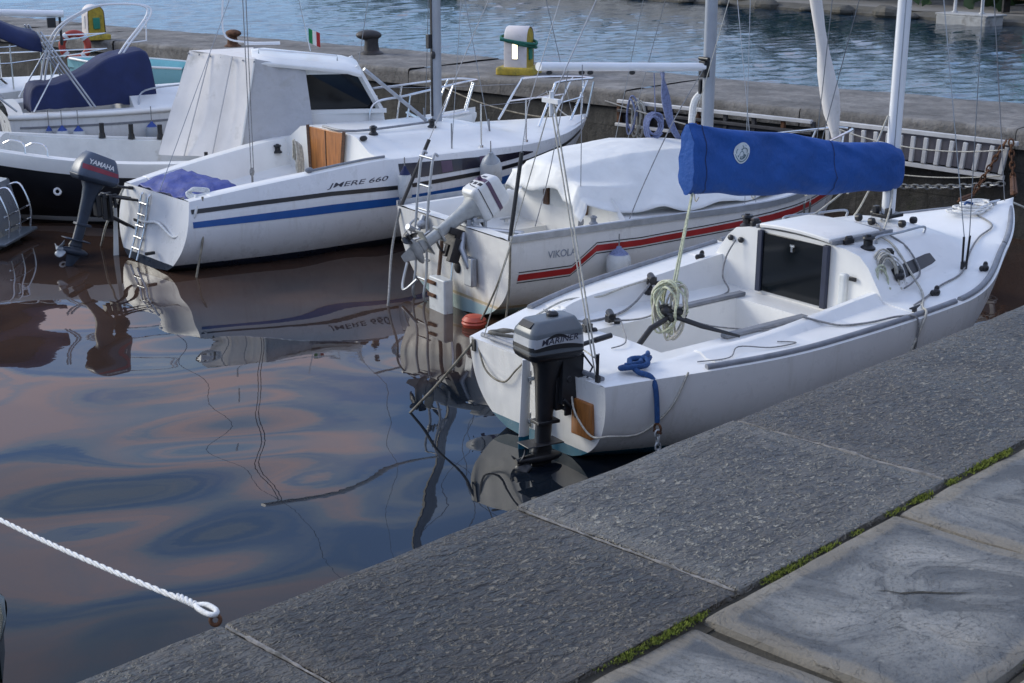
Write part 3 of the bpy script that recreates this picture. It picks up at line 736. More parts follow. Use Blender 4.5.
# ------------------------------------------------------------------ outboard motors
def outboard(label, T, tilt, st, prop_side=1):
    """st: dict with cowl rings, materials and decals. Local x forward, origin on the transom's top edge."""
    root = thing('outboard_motor', label, 'outboard motor', T)
    ls = st.get('leg_scale', 1)
    X = Matrix.Translation(V((-.10, 0, .02))) @ Matrix.Rotation(R(tilt), 4, 'Y') @ Matrix.Translation(V((.10, 0, -.02)))
    leg_m, cowl_m = st['leg'], st['cowl']
    X0 = X
    def shrink(mb):
        for k, p in enumerate(mb.v):
            if p.z < -.05: mb.v[k] = V((p.x, p.y, -.05 + (p.z + .05) * ls))
        return mb.xf(X0)
    mb = MB(); mb.loft([rrect(x, 0, z, lx, ly, r, 6) for x, z, lx, ly, r in st['rings']], True, True)
    for k, p in enumerate(mb.v):          # crown the lid and slope it forward
        mb.v[k] = V((p.x, p.y, p.z + st.get('slope', 0) * (p.x + .2) * max(0, (p.z - .3)) * 3))
    mb.xf(X); bv = mb.bvh(); cw = mb.build('cowling', cowl_m, root, 38, .006)
    mb = MB(); z0 = st['rings'][0][1]; x0, _, lx, ly, r = st['rings'][0]
    mb.loft([rrect(x0, 0, z0 - .05, lx * .86, ly * .8, r * .8, 6), rrect(x0, 0, z0 - .03, lx * .97, ly * .97, r, 6), rrect(x0, 0, z0 + .004, lx * 1.03, ly * 1.04, r, 6), rrect(x0, 0, z0 + .012, lx * 1.02, ly * 1.02, r, 6)])
    mb.xf(X).build('lower_pan', st['pan'], root, 38, .003)
    mb = MB(); sx = x0 + .0
    mb.loft([rrect(sx, 0, z0 - .04, .26, .20, .06), rrect(sx, 0, z0 - .12, .20, .15, .06), rrect(sx - .01, 0, z0 - .24, .155, .11, .05), rrect(sx - .01, 0, -.30, .125, .08, .035), rrect(sx - .015, 0, -.52, .12, .07, .033), rrect(sx - .02, 0, -.60, .17, .075, .035)])
    mb.box((sx - .03, 0, -.525), (.30, .15, .012)); mb.box((sx - .0, 0, -.34), (.18, .11, .03))
    shrink(mb).build('leg', leg_m, root, 35, .006)
    mb = MB(); mb.lathe([(.012, -.17), (.035, -.13), (.046, -.06), (.046, .05), (.036, .12), (.03, .15)], (0, 0, 0), 14)
    mb.xf(Matrix.Translation(V((sx - .02, 0, -.66))) @ Matrix.Rotation(R(-90), 4, 'Y'))
    mb.loft([rrect(sx - .02, 0, -.60, .15, .06, .028), rrect(sx - .02, 0, -.64, .16, .07, .03)])
    gc = shrink(mb).build('gearcase', leg_m, root, 40, .003)
    mb = MB(); mb.loft([[V((sx + .08, 0, -.69)), V((sx - .03, .012, -.69)), V((sx - .10, 0, -.69)), V((sx - .03, -.012, -.69))], [V((sx - .0, 0, -.84)), V((sx - .04, .006, -.84)), V((sx - .08, 0, -.84)), V((sx - .04, -.006, -.84))]])
    shrink(mb).build('skeg', st.get('skeg', leg_m), gc, 40)
    mb = MB(); c = V((sx - .19, 0, -.66)); mb.cyl(c + V((.05, 0, 0)), c - V((.04, 0, 0)), .032, .02)
    for k in range(3):
        rt = Matrix.Rotation(R(120 * k + 25), 4, 'X'); rows = []
        for i in range(6):
            q = .025 + .085 * i / 5; wd = .055 * math.sin(math.pi * (.2 + .75 * i / 5)) + .008
            rows.append([c + rt @ V((wd * t * math.sin(R(55 - i * 5)), wd * t * math.cos(R(55 - i * 5)), q)) for t in (-1, -.3, .3, 1)])
        mb.grid(rows)
    shrink(mb).build('propeller', st.get('prop', 'mot_dark'), gc, 40, solid=.005)
    mb = MB()
    for y in (-.075, .075):
        mb.box((-.055, y, -.10), (.05, .022, .30)); mb.box((.02, y, .01), (.16, .022, .04)); mb.box((.075, y, -.06), (.03, .03, .14))
        mb.cyl((.075, y, -.09), (.03, y, -.09), .012); mb.cyl((.11, y, -.09), (.075, y, -.09), .006); mb.cyl((.11, y - .03, -.09), (.11, y + .03, -.09), .006)
    mb.cyl((-.06, -.10, .02), (-.06, .10, .02), .022); mb.cyl((-.075, -.08, -.2), (-.075, .08, -.2), .015); mb.box((-.11, 0, -.09), (.06, .11, .24))
    mb.build('clamp_bracket', st['bracket'], root, 35, .004)
    mb = MB(); hx = x0 + lx / 2
    mb.tube([(hx - .03, .06, z0 - .03), (hx + .12, .06, z0 - .02), (hx + .22, .06, z0 - .005)], [.02, .017, .016], 10); mb.tube([(hx + .22, .06, z0 - .005), (hx + .36, .06, z0 + .015)], [.021, .02], 12)
    mb.xf(X).build('tiller_handle', 'black', root, 40)
    for d in st['decals'](bv, X): d[0].build(d[1], d[2], cw, 40)
    for mbx, nm, m_ in st.get('extra', lambda X: [])(X): mbx.build(nm, m_, cw, 40, .002)
    return root

def on_side(X, bv, vs, fs, x, z, sx, sz, side=-1, rot=0, off=.0025, mb=None):
    """flat art placed on the cowling's side; side -1 faces starboard"""
    c, s = math.cos(R(rot)), math.sin(R(rot)); X3 = X.to_3x3()
    k = 1 if side < 0 else -1
    ux = X3 @ V((k * sx * c, 0, sx * s)); uy = X3 @ V((-k * sz * s, 0, sz * c))
    return decal(vs, fs, X @ V((x, 0, z)), ux, uy, X3 @ V((0, -side, 0)), bv, off, mb)
def on_aft(X, bv, vs, fs, y, z, sy, sz, off=.0025, mb=None):
    X3 = X.to_3x3()
    return decal(vs, fs, X @ V((-.2, y, z)), X3 @ V((0, -sy, 0)), X3 @ V((0, 0, sz)), X3 @ V((1, 0, 0)), bv, off, mb)
def gridrect(x0, x1, f0, f1, n=24):
    return strip([(x0 + (x1 - x0) * i / n, f0(i / n), f1(i / n)) for i in range(n + 1)])

# ------------------------------------------------------------------ near white sailboat
A = Boat((.142, 9.69), 38.55, 5.49, [(0, .72), (.3, 1.18), (.55, 1.254), (.8, .70), (1, .0)],
         [(0, .615), (.25, .68), (.5, .765), (.75, .88), (1, 1.02)], [(0, .015), (.3, .22), (.6, .25), (.9, .12), (1, .05)], rake=.75, trake=.06, roll=.6, nn=((0, 2.7), (.5, 2.3), (1, 1.35)))
M['hullA'] = hull_mat('white_hull_teal_bottom', (.745, .74, .72), (.012, .11, .17), .10, (.62, .62, .58))
TA = A.T
a_root = thing('sailboat', 'white open sailboat beside the stone quay with dark companionway board and grey strakes', 'sailboat', TA)
hm = A.hull(); a_bvh = hm.bvh(); a_hull = hm.build('hull', 'hullA', a_root, 50)
def profA(x, zn, b, zs):
    top = lerp(1.085, 1.05, (x - 2.6) / 1.2)
    ck = .04 * sstep(.5, 1.0, x) + .03 * sstep(1.4, 2.6, x)
    yc = min(b - .1, lerp(.60, .80, sstep(.3, 1.3, x)))
    fore = [(b, zs), (b - min(.035, b * .1), zs + .006)] + [(b * f, zs + .012 + .045 * (1 - f * f)) for f in (.86, .74, .6, .48, .36, .24, .12, 0)]
    if zn == 'aft':
        st = .600
        return [(b, zs), (b - .035, zs + .004), (yc + .06, zs), (yc + .02, zs + ck * .7), (yc, zs + ck), (yc - .04, zs + ck), (yc - .09, min(zs - .004, st + .004)), (.36, st), (.33, st), (0, st + .012)]
    if zn in ('pit', 'bridge'):
        st = .598
        return [(b, zs), (b - .035, zs + .006), (yc + .07, zs + .012), (yc + .02, zs + .02 + ck * .6), (yc, zs + .01 + ck), (yc - .045, zs + .01 + ck), (yc - .10, st), (.345, st - .004), (.33, .24 if zn == 'pit' else st - .004), (0, .235 if zn == 'pit' else st)]
    t = (x - 2.6) / 1.2; yf = lerp(.86, .68, min(1, t)); yt = lerp(.66, .48, min(1, t))
    cab = [(b, zs), (b - .035, zs + .006), (yf + .06, zs + .022), (yf, zs + .034), (yt + .05, top - .082), (yt - .04, top - .006), (yt * .75, top + .020), (.34 * yt / .655, top + .034), (.25 * yt / .655, top + .038), (0, top + .045)]
    if zn == 'cabin': return cab
    if zn == 'slope':
        u = sstep(3.78, 4.35, x); u2 = min(1, (x - 3.78) / .57)
        return [(lerp(c[0], f[0], u2 * .6), lerp(c[1], f[1], u)) for c, f in zip(cab, fore)]
    u2 = min(1, (x - 4.35) / .3)
    cab2 = [(lerp(c[0], f[0], .6), f[1]) for c, f in zip(cab, fore)]
    return [(lerp(c[0], f[0], u2), f[1]) for c, f in zip(cab2, fore)]
dk = A.deck(stations((0, .85, 'aft'), (.852, 2.34, 'pit'), (2.342, 2.6, 'bridge'), (2.602, 3.78, 'cabin'), (3.785, 4.35, 'slope'), (4.36, 5.49, 'fore'), step=.06), profA)
deck = dk.build('deck', ['gel', 'gel_deck'], a_root, 32, .012, 3)
for p in deck.data.polygons:
    if p.normal.z > .93: p.material_index = 1
d_bvh = dk.bvh()
def az(x, y):
    h = d_bvh.ray_cast(V((x, y, 4)), V((0, 0, -1))); return h[0].z if h[0] is not None else .6
def on(x, y, dz=0): return V((x, y, az(x, y) + dz))
for sd_ in (1, -1):
    for s0, s1 in ((.13, .545), (.555, .80), (.805, .985)):
        mb = MB(); pts = A.rail(s0, s1, -.045, .016, 24, sd_); mb.tube(pts, .024, 8, flat=.9); mb.build('rubbing_strake', 'rail_grey', a_root, 50)
mb = MB(); mb.tube([on(.07, .66, .012), on(.07, -.62, .012)], .018, 8); mb.build('transom_track', 'rail_grey', a_root)
for y, x0, x1 in ((.375, 1.75, 2.45), (-.375, 1.45, 2.32)):
    MB().box(((x0 + x1) / 2, y, .612), (x1 - x0, .07, .03)).build('seat_strip', 'greypad', a_root, bevel=.008)
# companionway
cw = MB().box((2.585, .0, .862), (.016, .62, .47)).build('companionway_board', 'glass', a_root, bevel=.003)
mb = MB(); mb.box((2.572, .0, 1.045), (.012, .045, .018)); mb.box((2.568, 0, 1.02), (.014, .02, .045)); mb.build('hasp', 'steel', cw)
for y in (-.33, .33): MB().box((2.578, y, .865), (.04, .048, .49)).build('companionway_frame', 'navyframe', a_root, bevel=.004)
# sliding hatch
mb = MB(); rows = [[V((x, y, 1.142 + .02 * (1 - (y / .36) ** 2) + dz)) for y in [-.35 + .7 * k / 10 for k in range(11)]] for x, dz in ((2.575, 0), (2.6, .004), (3.14, .0), (3.17, -.004))]
mb.grid(rows); mb.build('sliding_hatch', 'gel', a_root, 40, solid=.03, bevel=.006)
for y in (-.375, .375): MB().box((2.93, y, 1.135), (.72, .022, .03)).build('hatch_rail', 'rail_grey', a_root, bevel=.004)
MB().box((3.20, 0, 1.145), (.03, .74, .03)).build('hatch_rail', 'rail_grey', a_root, bevel=.004)
# cabin windows
for sd_ in (-1, 1):
    def wband(x0, x1, za, zb, ra, off, nm, m_):
        vs, fs = strip([(lerp(x0, x1, i / 16), lerp(za[0], za[1], i / 16) + ra * (1 - min(1, min(i, 16 - i) / 1.5)), lerp(zb[0], zb[1], i / 16) - ra * (1 - min(1, min(i, 16 - i) / 1.5))) for i in range(17)])
        decal(vs, fs, (0, 0, 0), (1, 0, 0), (0, 0, 1), (0, -sd_, 0), d_bvh, off).build(nm, m_, a_root)
    wband(2.80, 3.56, (.850, .900), (.978, .990), .02, .004, 'window_frame', 'gel')
    wband(2.87, 3.50, (.872, .916), (.960, .976), .006, .008, 'window', 'black')
# cabin-top grab rail
for y in (-.47, .47):
    k = -1 if y < 0 else 1
    mb = MB(); mb.tube(cat([on(3.0, y * .98, .0), on(3.0, y * .98, .05), on(3.3, y * .93, .052), on(3.66, y * .84, .055), on(3.68, y * .83, .0)], 5), .010, 8); mb.build('grab_rail', 'alu_dull', a_root)
for p in ((2.66, .56, 0), (2.82, -.52, 0)):
    mb = MB(); winch(mb, on(p[0], p[1], -.005), .05, .10); mb.build('winch', 'black', a_root, 40)
# jam cleats and blocks
for p, s in (((2.66, .47), .05), ((2.74, -.40), .05), ((2.95, -.62), .045)):
    mb = MB(); mb.box(on(*p, .025), (s * 2, s * .7, .04)); mb.cyl(on(p[0] - s * .6, p[1], .05), on(p[0] + s * .6, p[1], .05), .018); mb.build('rope_clutch', 'black', a_root, bevel=.006)
for x, y in ((3.5, .12), (3.86, -.15), (3.62, -.22), (3.8, .2), (3.45, -.05)):
    mb = MB(); c = on(x, y, .03); mb.lathe([(.005, -.03), (.028, -.02), (.03, .0), (.028, .02), (.005, .03)], c, 12, 0, Matrix.Rotation(R(80), 3, 'X'))
    mb.build('turning_block', 'black', a_root)
for x, y, dz in ((1.75, .715, 0), (2.42, .82, 0), (3.02, -1.02, 0), (3.75, -.93, 0), (2.9, -.78, .04)):
    mb = MB(); c = on(x, y, .02 + dz); mb.sph(c, (.035, .028, .03), 10, 7); mb.sph(c + V((.03, .02, .02)), (.022, .018, .028), 8, 6); mb.sph(c + V((-.03, .01, .0)), (.022, .02, .024), 8, 6); mb.build('block', 'black', a_root)
mb = MB(); cleat(mb, on(2.62, -1.13), R(8)); mb.build('cleat', 'black', a_root)
mb = MB(); cleat(mb, on(5.2, 0), 0, .08); mb.build('cleat', 'alu', a_root)
mb = MB(); mb.box((2.588, -.50, .80), (.05, .07, .26)); mb.build('winch_handle_pocket', 'fender_w', a_root, bevel=.02, seg=3)
mb = MB(); mb.box((2.585, -.585, .90), (.02, .06, .03)); mb.build('latch', 'black', a_root, bevel=.004)
for y in (.55, .66):
    mb = MB(); mb.sph((2.585, y, .99), (.02, .03, .025), 8, 6); mb.build('block', 'black', a_root)
# mast, boom, standing rigging
mx, mz = 3.72, 1.13
def mast_section(c, a, b_, n=18): return [V((c[0] + a * math.cos(2 * math.pi * k / n) * (1 if k else .75), c[1] + b_ * math.sin(2 * math.pi * k / n), c[2])) for k in range(n)]
mb = MB(); mb.loft([mast_section((mx, 0, z), .062, .048) for z in (mz, 3, 8.4)]); mast = mb.build('mast', 'white_alu', a_root, 50)
for sg in (-1, 1):
    MB().box((mx - .035, sg * .034, 4.7), (.012, .012, 7.2)).build('mast_groove', 'alu_dull', mast)
mb = MB(); mb.cyl((mx, -.62, 4.65), (mx, .62, 4.65), .018); mb.build('spreader', 'white_alu', mast)
mb = MB(); mb.box((mx, 0, mz + .015), (.2, .16, .03)); mb.box((mx - .08, .06, mz + .06), (.05, .04, .06)); mb.box((mx - .09, -.07, mz + .06), (.05, .04, .06)); mb.build('mast_step', 'black', mast, bevel=.005)
def boomz(x): return lerp(1.95, 1.60, (x - 1.4) / 2.45)
mb = MB(); mb.tube([(1.50, 0, boomz(1.50) - .06), (3.68, 0, boomz(3.68) - .06)], .042, 14, flat=1.25); mb.build('boom', 'white_alu', a_root)
mb = MB()
for sd_ in (-1, 1):
    mb2 = MB(); f = on(3.66, sd_ * .80, .0)
    mb2.box(f + V((0, 0, .03)), (.05, .03, .06)); 
    for dx in (-.025, .03):
        mb2.cyl(f + V((dx, 0, .05)), f + V((dx * 1.4, 0, .26)), .009)
    mb2.build('chainplate', 'black', a_root)
    mb = MB(); mb.tube([f + V((-.03, 0, .25)), (mx - .02, 0, 4.6)], .004, 5); mb.tube([f + V((.035, 0, .25)), (mx, sd_ * .62, 4.65), (mx, 0, 8.3)], .004, 5); mb.build('shroud', 'wire', a_root)
mb = MB(); mb.tube([(5.36, 0, 1.04), (mx + .05, 0, 7.2)], .005, 5); mb.build('forestay', 'wire', a_root)
bt = V((.10, -.03, 2.36))
mb = MB(); mb.tube([bt, (mx - .05, 0, 8.35)], .004, 5); mb.build('backstay', 'wire', a_root)
mb = MB(); mb.tube([(.04, -.60, .70), bt + V((0, -.02, 0))], .006, 6); mb.tube([(.06, -.56, .64), bt + V((0, .015, 0))], .005, 6); mb.tube([(.04, .60, .64), bt], .004, 5); mb.build('backstay_bridle', 'rope', a_root)
mb = MB(); mb.box(bt, (.03, .16, .03)); mb.cyl(bt + V((0, 0, -.1)), bt + V((0, 0, .06)), .015); mb.build('bridle_plate', 'white_alu', a_root)
mb = MB(); mb.cyl((.04, -.60, .62), (.04, -.60, .80), .011); mb.box((.03, -.615, .60), (.02, .03, .13)); mb.build('turnbuckle', 'black', a_root)
mb = MB(); mb.tube([(1.42, 0, 2.05), (mx - .05, 0, 8.3)], .003, 5); mb.build('topping_lift', 'rope', a_root)
# tiller and rudder
mb = MB(); mb.tube([(.92, .0, .50), (1.06, -.03, .66), (1.26, -.06, .74)], [.022, .022, .02], 10); mb.build('tiller', 'black', a_root)
mb = MB(); mb.tube([(1.2, -.05, .75), (1.34, -.26, .68), (1.46, -.52, .645)], [.022, .018, .010], 8); mb.build('tiller_extension', 'black', a_root)
mb = MB(); rows = []
for z, xa, xf in ((.64, -.10, -.035), (.4, -.11, -.035), (.1, -.125, -.04), (-.3, -.15, -.03), (-.7, -.14, -.02)):
    rows.append([V((xa, 0, z)), V((lerp(xa, xf, .3), .018, z)), V((lerp(xa, xf, .7), .022, z)), V((xf, .012, z)), V((xf, -.012, z)), V((lerp(xa, xf, .7), -.022, z)), V((lerp(xa, xf, .3), -.018, z))])
mb.loft(rows); mb.build('rudder', 'hullA', a_root, 40, .004)
for z in (.5, .2):
    mb = MB(); mb.box((-.03, 0, z), (.07, .06, .03)); mb.cyl((-.025, 0, z - .05), (-.025, 0, z + .05), .009); mb.build('rudder_fitting', 'steel', a_root, bevel=.003)
mb = MB(); mb.box((.012, -.50, .34), (.035, .20, .25)); mb.build('motor_pad', 'wood', a_root, bevel=.008)
mb = MB(); mb.torus((.035, .10, .135), .022, .009, 16, 8, 0, Matrix.Rotation(R(90), 3, 'Y')); mb.cyl((.04, .10, .135), (.03, .10, .135), .02); mb.build('drain_plug', 'yellow', a_root)
mb = MB(); mb.box((-.004, .665, .565), (.012, .04, .09)); mb.build('port_fitting', 'black', a_root, bevel=.004)
mb = MB(); mb.cyl((.0, -.11, .52), (.005, -.11, .16), .035, .03); mb.sph((.0, -.11, .52), .035); mb.build('tube_fender', 'fender_w', a_root)

# its motor
def decA(bv, X):
    out = []
    v1, f1 = gridrect(-.40, .02, lambda t: .015 + .012 * math.sin(t * 3.1), lambda t: .098 + .02 * math.sin(t * 3.14) ** 2)
    out.append((on_side(X, bv, v1, f1, 0, .245, 1, 1, -1), 'side_band', 'mot_light'))
    v2, f2 = gridrect(-.40, .02, lambda t: .010 + .012 * math.sin(t * 3.1), lambda t: .03 + .03 * t * (1 - t) * 2 + .012 * math.sin(t * 3.1))
    out.append((on_side(X, bv, v2, f2, 0, .245, 1, 1, -1, off=.0035), 'side_swoosh', 'mot_dark'))
    v2, f2 = gridrect(-.30, -.10, lambda t: .085 + .02 * math.sin(3.14 * t), lambda t: .092 + .036 * math.sin(3.14 * t))
    out.append((on_side(X, bv, v2, f2, 0, .245, 1, 1, -1, off=.0035), 'side_swoosh', 'mot_dark'))
    vs, fs = text_mesh('MARINER', .25, .012); 
    out.append((on_side(X, bv, vs, fs, -.335, .300, .072, .058, -1, 4, .0045), 'lettering', 'paint_text'))
    v3, f3 = gridrect(-.13, .13, lambda t: .03, lambda t: .10)
    out.append((on_aft(X, bv, v3, f3, 0, .245, 1, 1), 'aft_band', 'mot_light'))
    v3, f3 = gridrect(-.13, .13, lambda t: .015, lambda t: .042)
    out.append((on_aft(X, bv, v3, f3, 0, .245, 1, 1, .0035), 'aft_swoosh', 'mot_dark'))
    return out
def extraA(X):
    o = []
    mb = MB(); mb.lathe([(.042, .0), (.042, .018), (.03, .03), (.022, .034)], (-.16, .0, .462), 20); mb.xf(X); o.append((mb, 'air_cap', 'black'))
    mb = MB(); mb.sph((-.16, 0, .498), (.016, .016, .008), 10, 6); mb.xf(X); o.append((mb, 'cap_highlight', 'text_white'))  # white dome stands in for the highlight on the black cap
    mb = MB(); mb.box((-.362, 0, .420), (.05, .14, .03), Matrix.Rotation(R(-42), 3, 'Y')); mb.xf(X); o.append((mb, 'vent', 'black'))
    mb = MB(); mb.tube([(-.392, -.105, .25), (-.388, -.108, .34), (-.372, -.100, .39)], .006, 6); mb.xf(X); o.append((mb, 'corner_trim', 'mot_grey'))
    mb = MB(); mb.box((.02, 0, .385), (.03, .09, .07)); mb.xf(X); o.append((mb, 'catch', 'mot_grey')); mb = MB(); mb.box((-.03, 0, .02), (.17, .19, .36)); mb.tube([(.03, -.11, .2), (.10, -.14, .1), (.05, -.12, -.02)], .008, 6); mb.tube([(-.1, -.1, -.12), (-.02, -.12, -.2), (.02, -.1, -.3)], .012, 6); mb.xf(X); o.append((mb, 'swivel_block', 'mot_dark')); return o
    mb.box((.035, 0, .40), (.03, .10, .10)); mb.xf(X); o.append((mb, 'catch', 'mot_grey'))
    return o
stA = dict(leg_scale=.83, rings=[(-.18, .225, .43, .27, .045), (-.18, .248, .445, .28, .05), (-.185, .375, .43, .268, .05), (-.187, .39, .42, .26, .05), (-.185, .445, .35, .20, .045), (-.185, .456, .33, .18, .04), (-.185, .46, .28, .14, .035)],
           cowl='mot_grey', pan='mot_dark', leg='mot_dark', bracket='mot_dark', decals=decA, extra=extraA, slope=.12)
outboard('grey and black outboard motor with silver lettered band, on the sailboat nearest the quay', TA @ Matrix.Translation(V((.02, -.34, .585))) @ Matrix.Rotation(R(-6), 4, 'Z') @ Matrix.Scale(.95, 4), 2, stA)
MB().tube(cat([TA @ V(p) for p in ((.1, -.5, .84), (.16, -.55, .70), (.06, -.52, .62), (.15, -.45, .68))]), .006, 6)

# blue sail cover
def wr(x, t):
    zz = math.sin(t)
    return .024 * noise.noise(V((x * 1.3 + zz * .9, zz * .8, 1))) + .016 * (1 - 2 * abs(noise.noise(V((x * 2.0 - zz * 1.5, zz * .6, 6))))) + .007 * noise.noise(V((x * 6 + zz * 3, zz * 2, 9)))
mb = MB(); rows = []
for i in range(61):
    x = 1.43 + (3.74 - 1.43) * i / 60; u = i / 60
    zt = lerp(2.09, 1.715, u) - .012 * math.sin(u * 3.1) - .012 * math.sin(u * 11); zb = lerp(1.585, 1.345, u) - .02 * math.sin(u * math.pi) + .008 * math.sin(u * 17)
    zb += .015 * sstep(.95, 1, u); zt -= .03 * sstep(.95, 1, u)
    wd = lerp(.052, .078, u) + .018 * sstep(.8, .95, u)
    if u > .97: wd *= .9
    row = []
    for k in range(28):
        a = 2 * math.pi * k / 28; c, s = math.cos(a), math.sin(a)
        yy = wd * (abs(c) ** .7) * (1 if c > 0 else -1); fz = .5 + .5 * (abs(s) ** .8) * (1 if s > 0 else -1)
        yy *= 1 + .45 * math.sin(math.pi * min(1, fz * 1.3)) * (1 - fz)
        w_ = wr(x * 1.4, a + (3 if c < 0 else 0)) * (1.2 if abs(c) > .4 else .4)
        row.append(V((x, yy + (w_ if yy > 0 else -w_), lerp(zb, zt, fz) + .008 * noise.noise(V((x * 5, a, 2))))))
    rows.append(row)
mb.loft([[q.lerp(V((q.x + .04, 0, q.z)), .9) for q in rows[0]]] + rows, True, True); cov_bvh = mb.bvh()
sc_root = thing('sail_cover', 'blue canvas sail cover with round white emblem laced over the boom of the near sailboat', 'sail cover', TA)
mb.build('cover', 'canvas_blue', sc_root, 60)
ap = MB(); ap.loft([[q + V((-.05, 0, 0)) for q in rows[0]], rows[0]], True, False); ap.v = [V((p.x, p.y * 1.10, p.z + .006)) for p in ap.v]; ap.loft([[V((q.x - .05, q.y * 1.10, q.z)) for q in rows[0]], [V((q.x - .02, q.y * .05, q.z)) for q in rows[0]]], True, True); ap.build('end_flap', 'canvas_blue', sc_root, 40)
sm = MB()
for i_ in (2, 38): sm.loft([[V((q.x + dx, q.y * 1.03, q.z + (.003 if q.z > 1.7 else -.003))) for q in rows[i_]] for dx in (0, .008)], True, False)
sm.build('seam', 'canvas_navy', sc_root)
fr = MB(); fr.loft([[q.copy() for q in rows[-1]], [V((3.775, q.y * .8, lerp(q.z, 1.55, .2))) for q in rows[-1]], [V((3.79, q.y * .3, lerp(q.z, 1.55, .6))) for q in rows[-1]]], True, True); fr.build('front_end', 'canvas_blue', sc_root, 60)
disc = [(0, 0)] + [(math.cos(2 * math.pi * k / 28), math.sin(2 * math.pi * k / 28)) for k in range(28)]
df = [(0, 1 + k, 1 + (k + 1) % 28) for k in range(28)]
decal(disc, df, (1.88, 0, 1.845), (.075, 0, 0), (0, 0, .078), (0, 1, 0), cov_bvh, .004).build('emblem', 'emblem', sc_root)
mbE = MB(); rn = random.Random(4)
def arc(cx, cz, r, a0, a1, w_):
    n = 10; vs = []
    for i in range(n + 1):
        a = lerp(R(a0), R(a1), i / n); vs += [(cx + (r - w_) * math.cos(a), cz + (r - w_) * math.sin(a)), (cx + r * math.cos(a), cz + r * math.sin(a))]
    return vs, [(2 * i, 2 * i + 2, 2 * i + 3, 2 * i + 1) for i in range(n)]
for q in ((0, 0, .86, 185, 355, .10), (0, 0, .62, 200, 340, .12), (-.3, .1, .38, 20, 200, .08), (.3, .1, .38, -20, 160, .08), (0, -.12, .30, 0, 360, .07), (-.28, -.32, .2, 90, 330, .16), (.28, -.32, .2, -150, 90, .16), (0, .52, .2, 0, 360, .06)):
    vs, fs = arc(*q); decal(vs, fs, (1.88, 0, 1.845), (.075, 0, 0), (0, 0, .078), (0, 1, 0), cov_bvh, .006, mbE)
mbE.build('emblem_drawing', 'emblem_d', sc_root)
mb = MB()
for x in (1.5, 2.1, 2.7, 3.2): mb.tube(cat([(x, -.02, lerp(1.60, 1.385, (x - 1.34) / 2.5) - .03), (x + .02, .03, lerp(1.58, 1.37, (x - 1.34) / 2.5) - .05), (x, .03, lerp(1.6, 1.385, (x - 1.34) / 2.5))], 4), .005, 5)
mb.build('lacing', 'rope', sc_root)

# running rigging lying about on board (each line a thing)
def ropeA(name, pts, r, m, label, group=None, cat_='rope', k=6):
    return rope(name, [TA @ V(p) for p in pts], r, m, label, cat_, group, k)
mb = MB()
for dy in (-.02, .02): mb.tube([(1.46 + dy, dy, 1.62), (1.26 + dy, dy * 1.6 - .04, .92)], .008, 6)
mb.build('mainsheet_fall', 'rope_g', a_root)
bun = thing('rope_bundle', 'thick bundle of pale green and white rope hanging over the cockpit of the near sailboat', 'rope', TA @ Matrix.Translation(V((1.25, -.04, .82))))
for i, (rx, rz, dy, dz, t_, m_) in enumerate(((.09, .13, 0, .0, 3, 'rope_g'), (.07, .10, .03, .03, 3, 'rope'), (.10, .09, -.03, .04, 3, 'rope_g'), (.06, .14, -.05, -.04, 3, 'rope'), (.11, .11, .05, -.0, 2, 'rope'), (.05, .15, .08, -.07, 2, 'rope_g'))):
    MB().tube(cat(coil_pts((0.02 * i - .05, dy, dz - .02), rx, rz * 1.25, t_, (.4 + .2 * (i % 3 - 1), -.75, .1), (.1 * (i % 2) - .05, .1 * (i % 3) - .1, 1), .055), 2), .0085, 6).build('rope_loop', m_, bun, 60)
mb = MB(); mb.sph((-.02, .03, -.06), (.06, .07, .05), 10, 8); mb.sph((.04, -.05, -.07), (.05, .06, .045), 10, 8); mb.box((0, 0, -.10), (.12, .13, .05)); mb.build('sheet_block', 'black', bun, 40, .012)
coil = thing('rope_coil', 'coil of white and teal rope hung from the winch beside the dark companionway', 'rope', TA @ Matrix.Translation(V((2.84, -.68, .93))))
for i, (rx, rz, dx, t_, m_) in enumerate(((.10, .15, 0, 4, 'rope'), (.12, .13, .03, 3, 'rope_white'), (.08, .16, -.02, 3, 'rope'), (.05, .10, -.12, 2, 'rope_g'))):
    MB().tube(cat(coil_pts((dx, -.02 * i - .02, -.01 * i), rx, rz, t_, (1, -.25, 0), (0, .25, 1), .02), 2), .008, 6).build('rope_loop', m_, coil, 60)
bow = thing('bow_rope', 'loose coil of white rope lying on the foredeck of the near sailboat', 'rope', TA @ Matrix.Translation(on(4.95, .05, .01)))
for i in range(3):
    pts = [V((.17 * (1 + .25 * math.sin(k * .9 + i)) * math.cos(k * .55), .11 * (1 + .3 * math.cos(k * .7)) * math.sin(k * .55), .008 + .012 * i + .006 * math.sin(k * 1.3))) + V((.1 * i - .1, .02 * i, 0)) for k in range(26)]
    MB().tube(cat(pts, 3), .010, 6).build('rope_loop', 'rope_white', bow, 60)
MB().tube(cat([(-.04, .05, .03), (.03, .08, .045), (.08, .05, .03)], 4), .012, 6).build('rope_loop', 'rope_blue', bow, 60)
line = [on(4.85, -.05, .012), on(4.7, -.33, .012), on(4.35, -.45, .012), on(4.0, -.62, .012), on(3.55, -.86, .012), on(3.2, -.93, .012), on(2.9, -1.02, .012), on(2.68, -1.08, .02)]
ropeA('jib_line', line, .007, 'rope_grey', 'thin grey line running along the starboard side deck of the near sailboat')
ropeA('jib_sheet', [on(1.82, -.77, .02), on(1.92, -.86, .02), on(2.0, -.98, .012), on(2.2, -1.08, .012), on(2.42, -1.15, .02), A.pt(.455, 0, -1) + V((0, -.012, .01)), A.pt(.47, .25, -1) + V((0, -.012, 0))], .008, 'rope_grey', 'grey sheet trailing from the coaming over the quay side of the near sailboat')
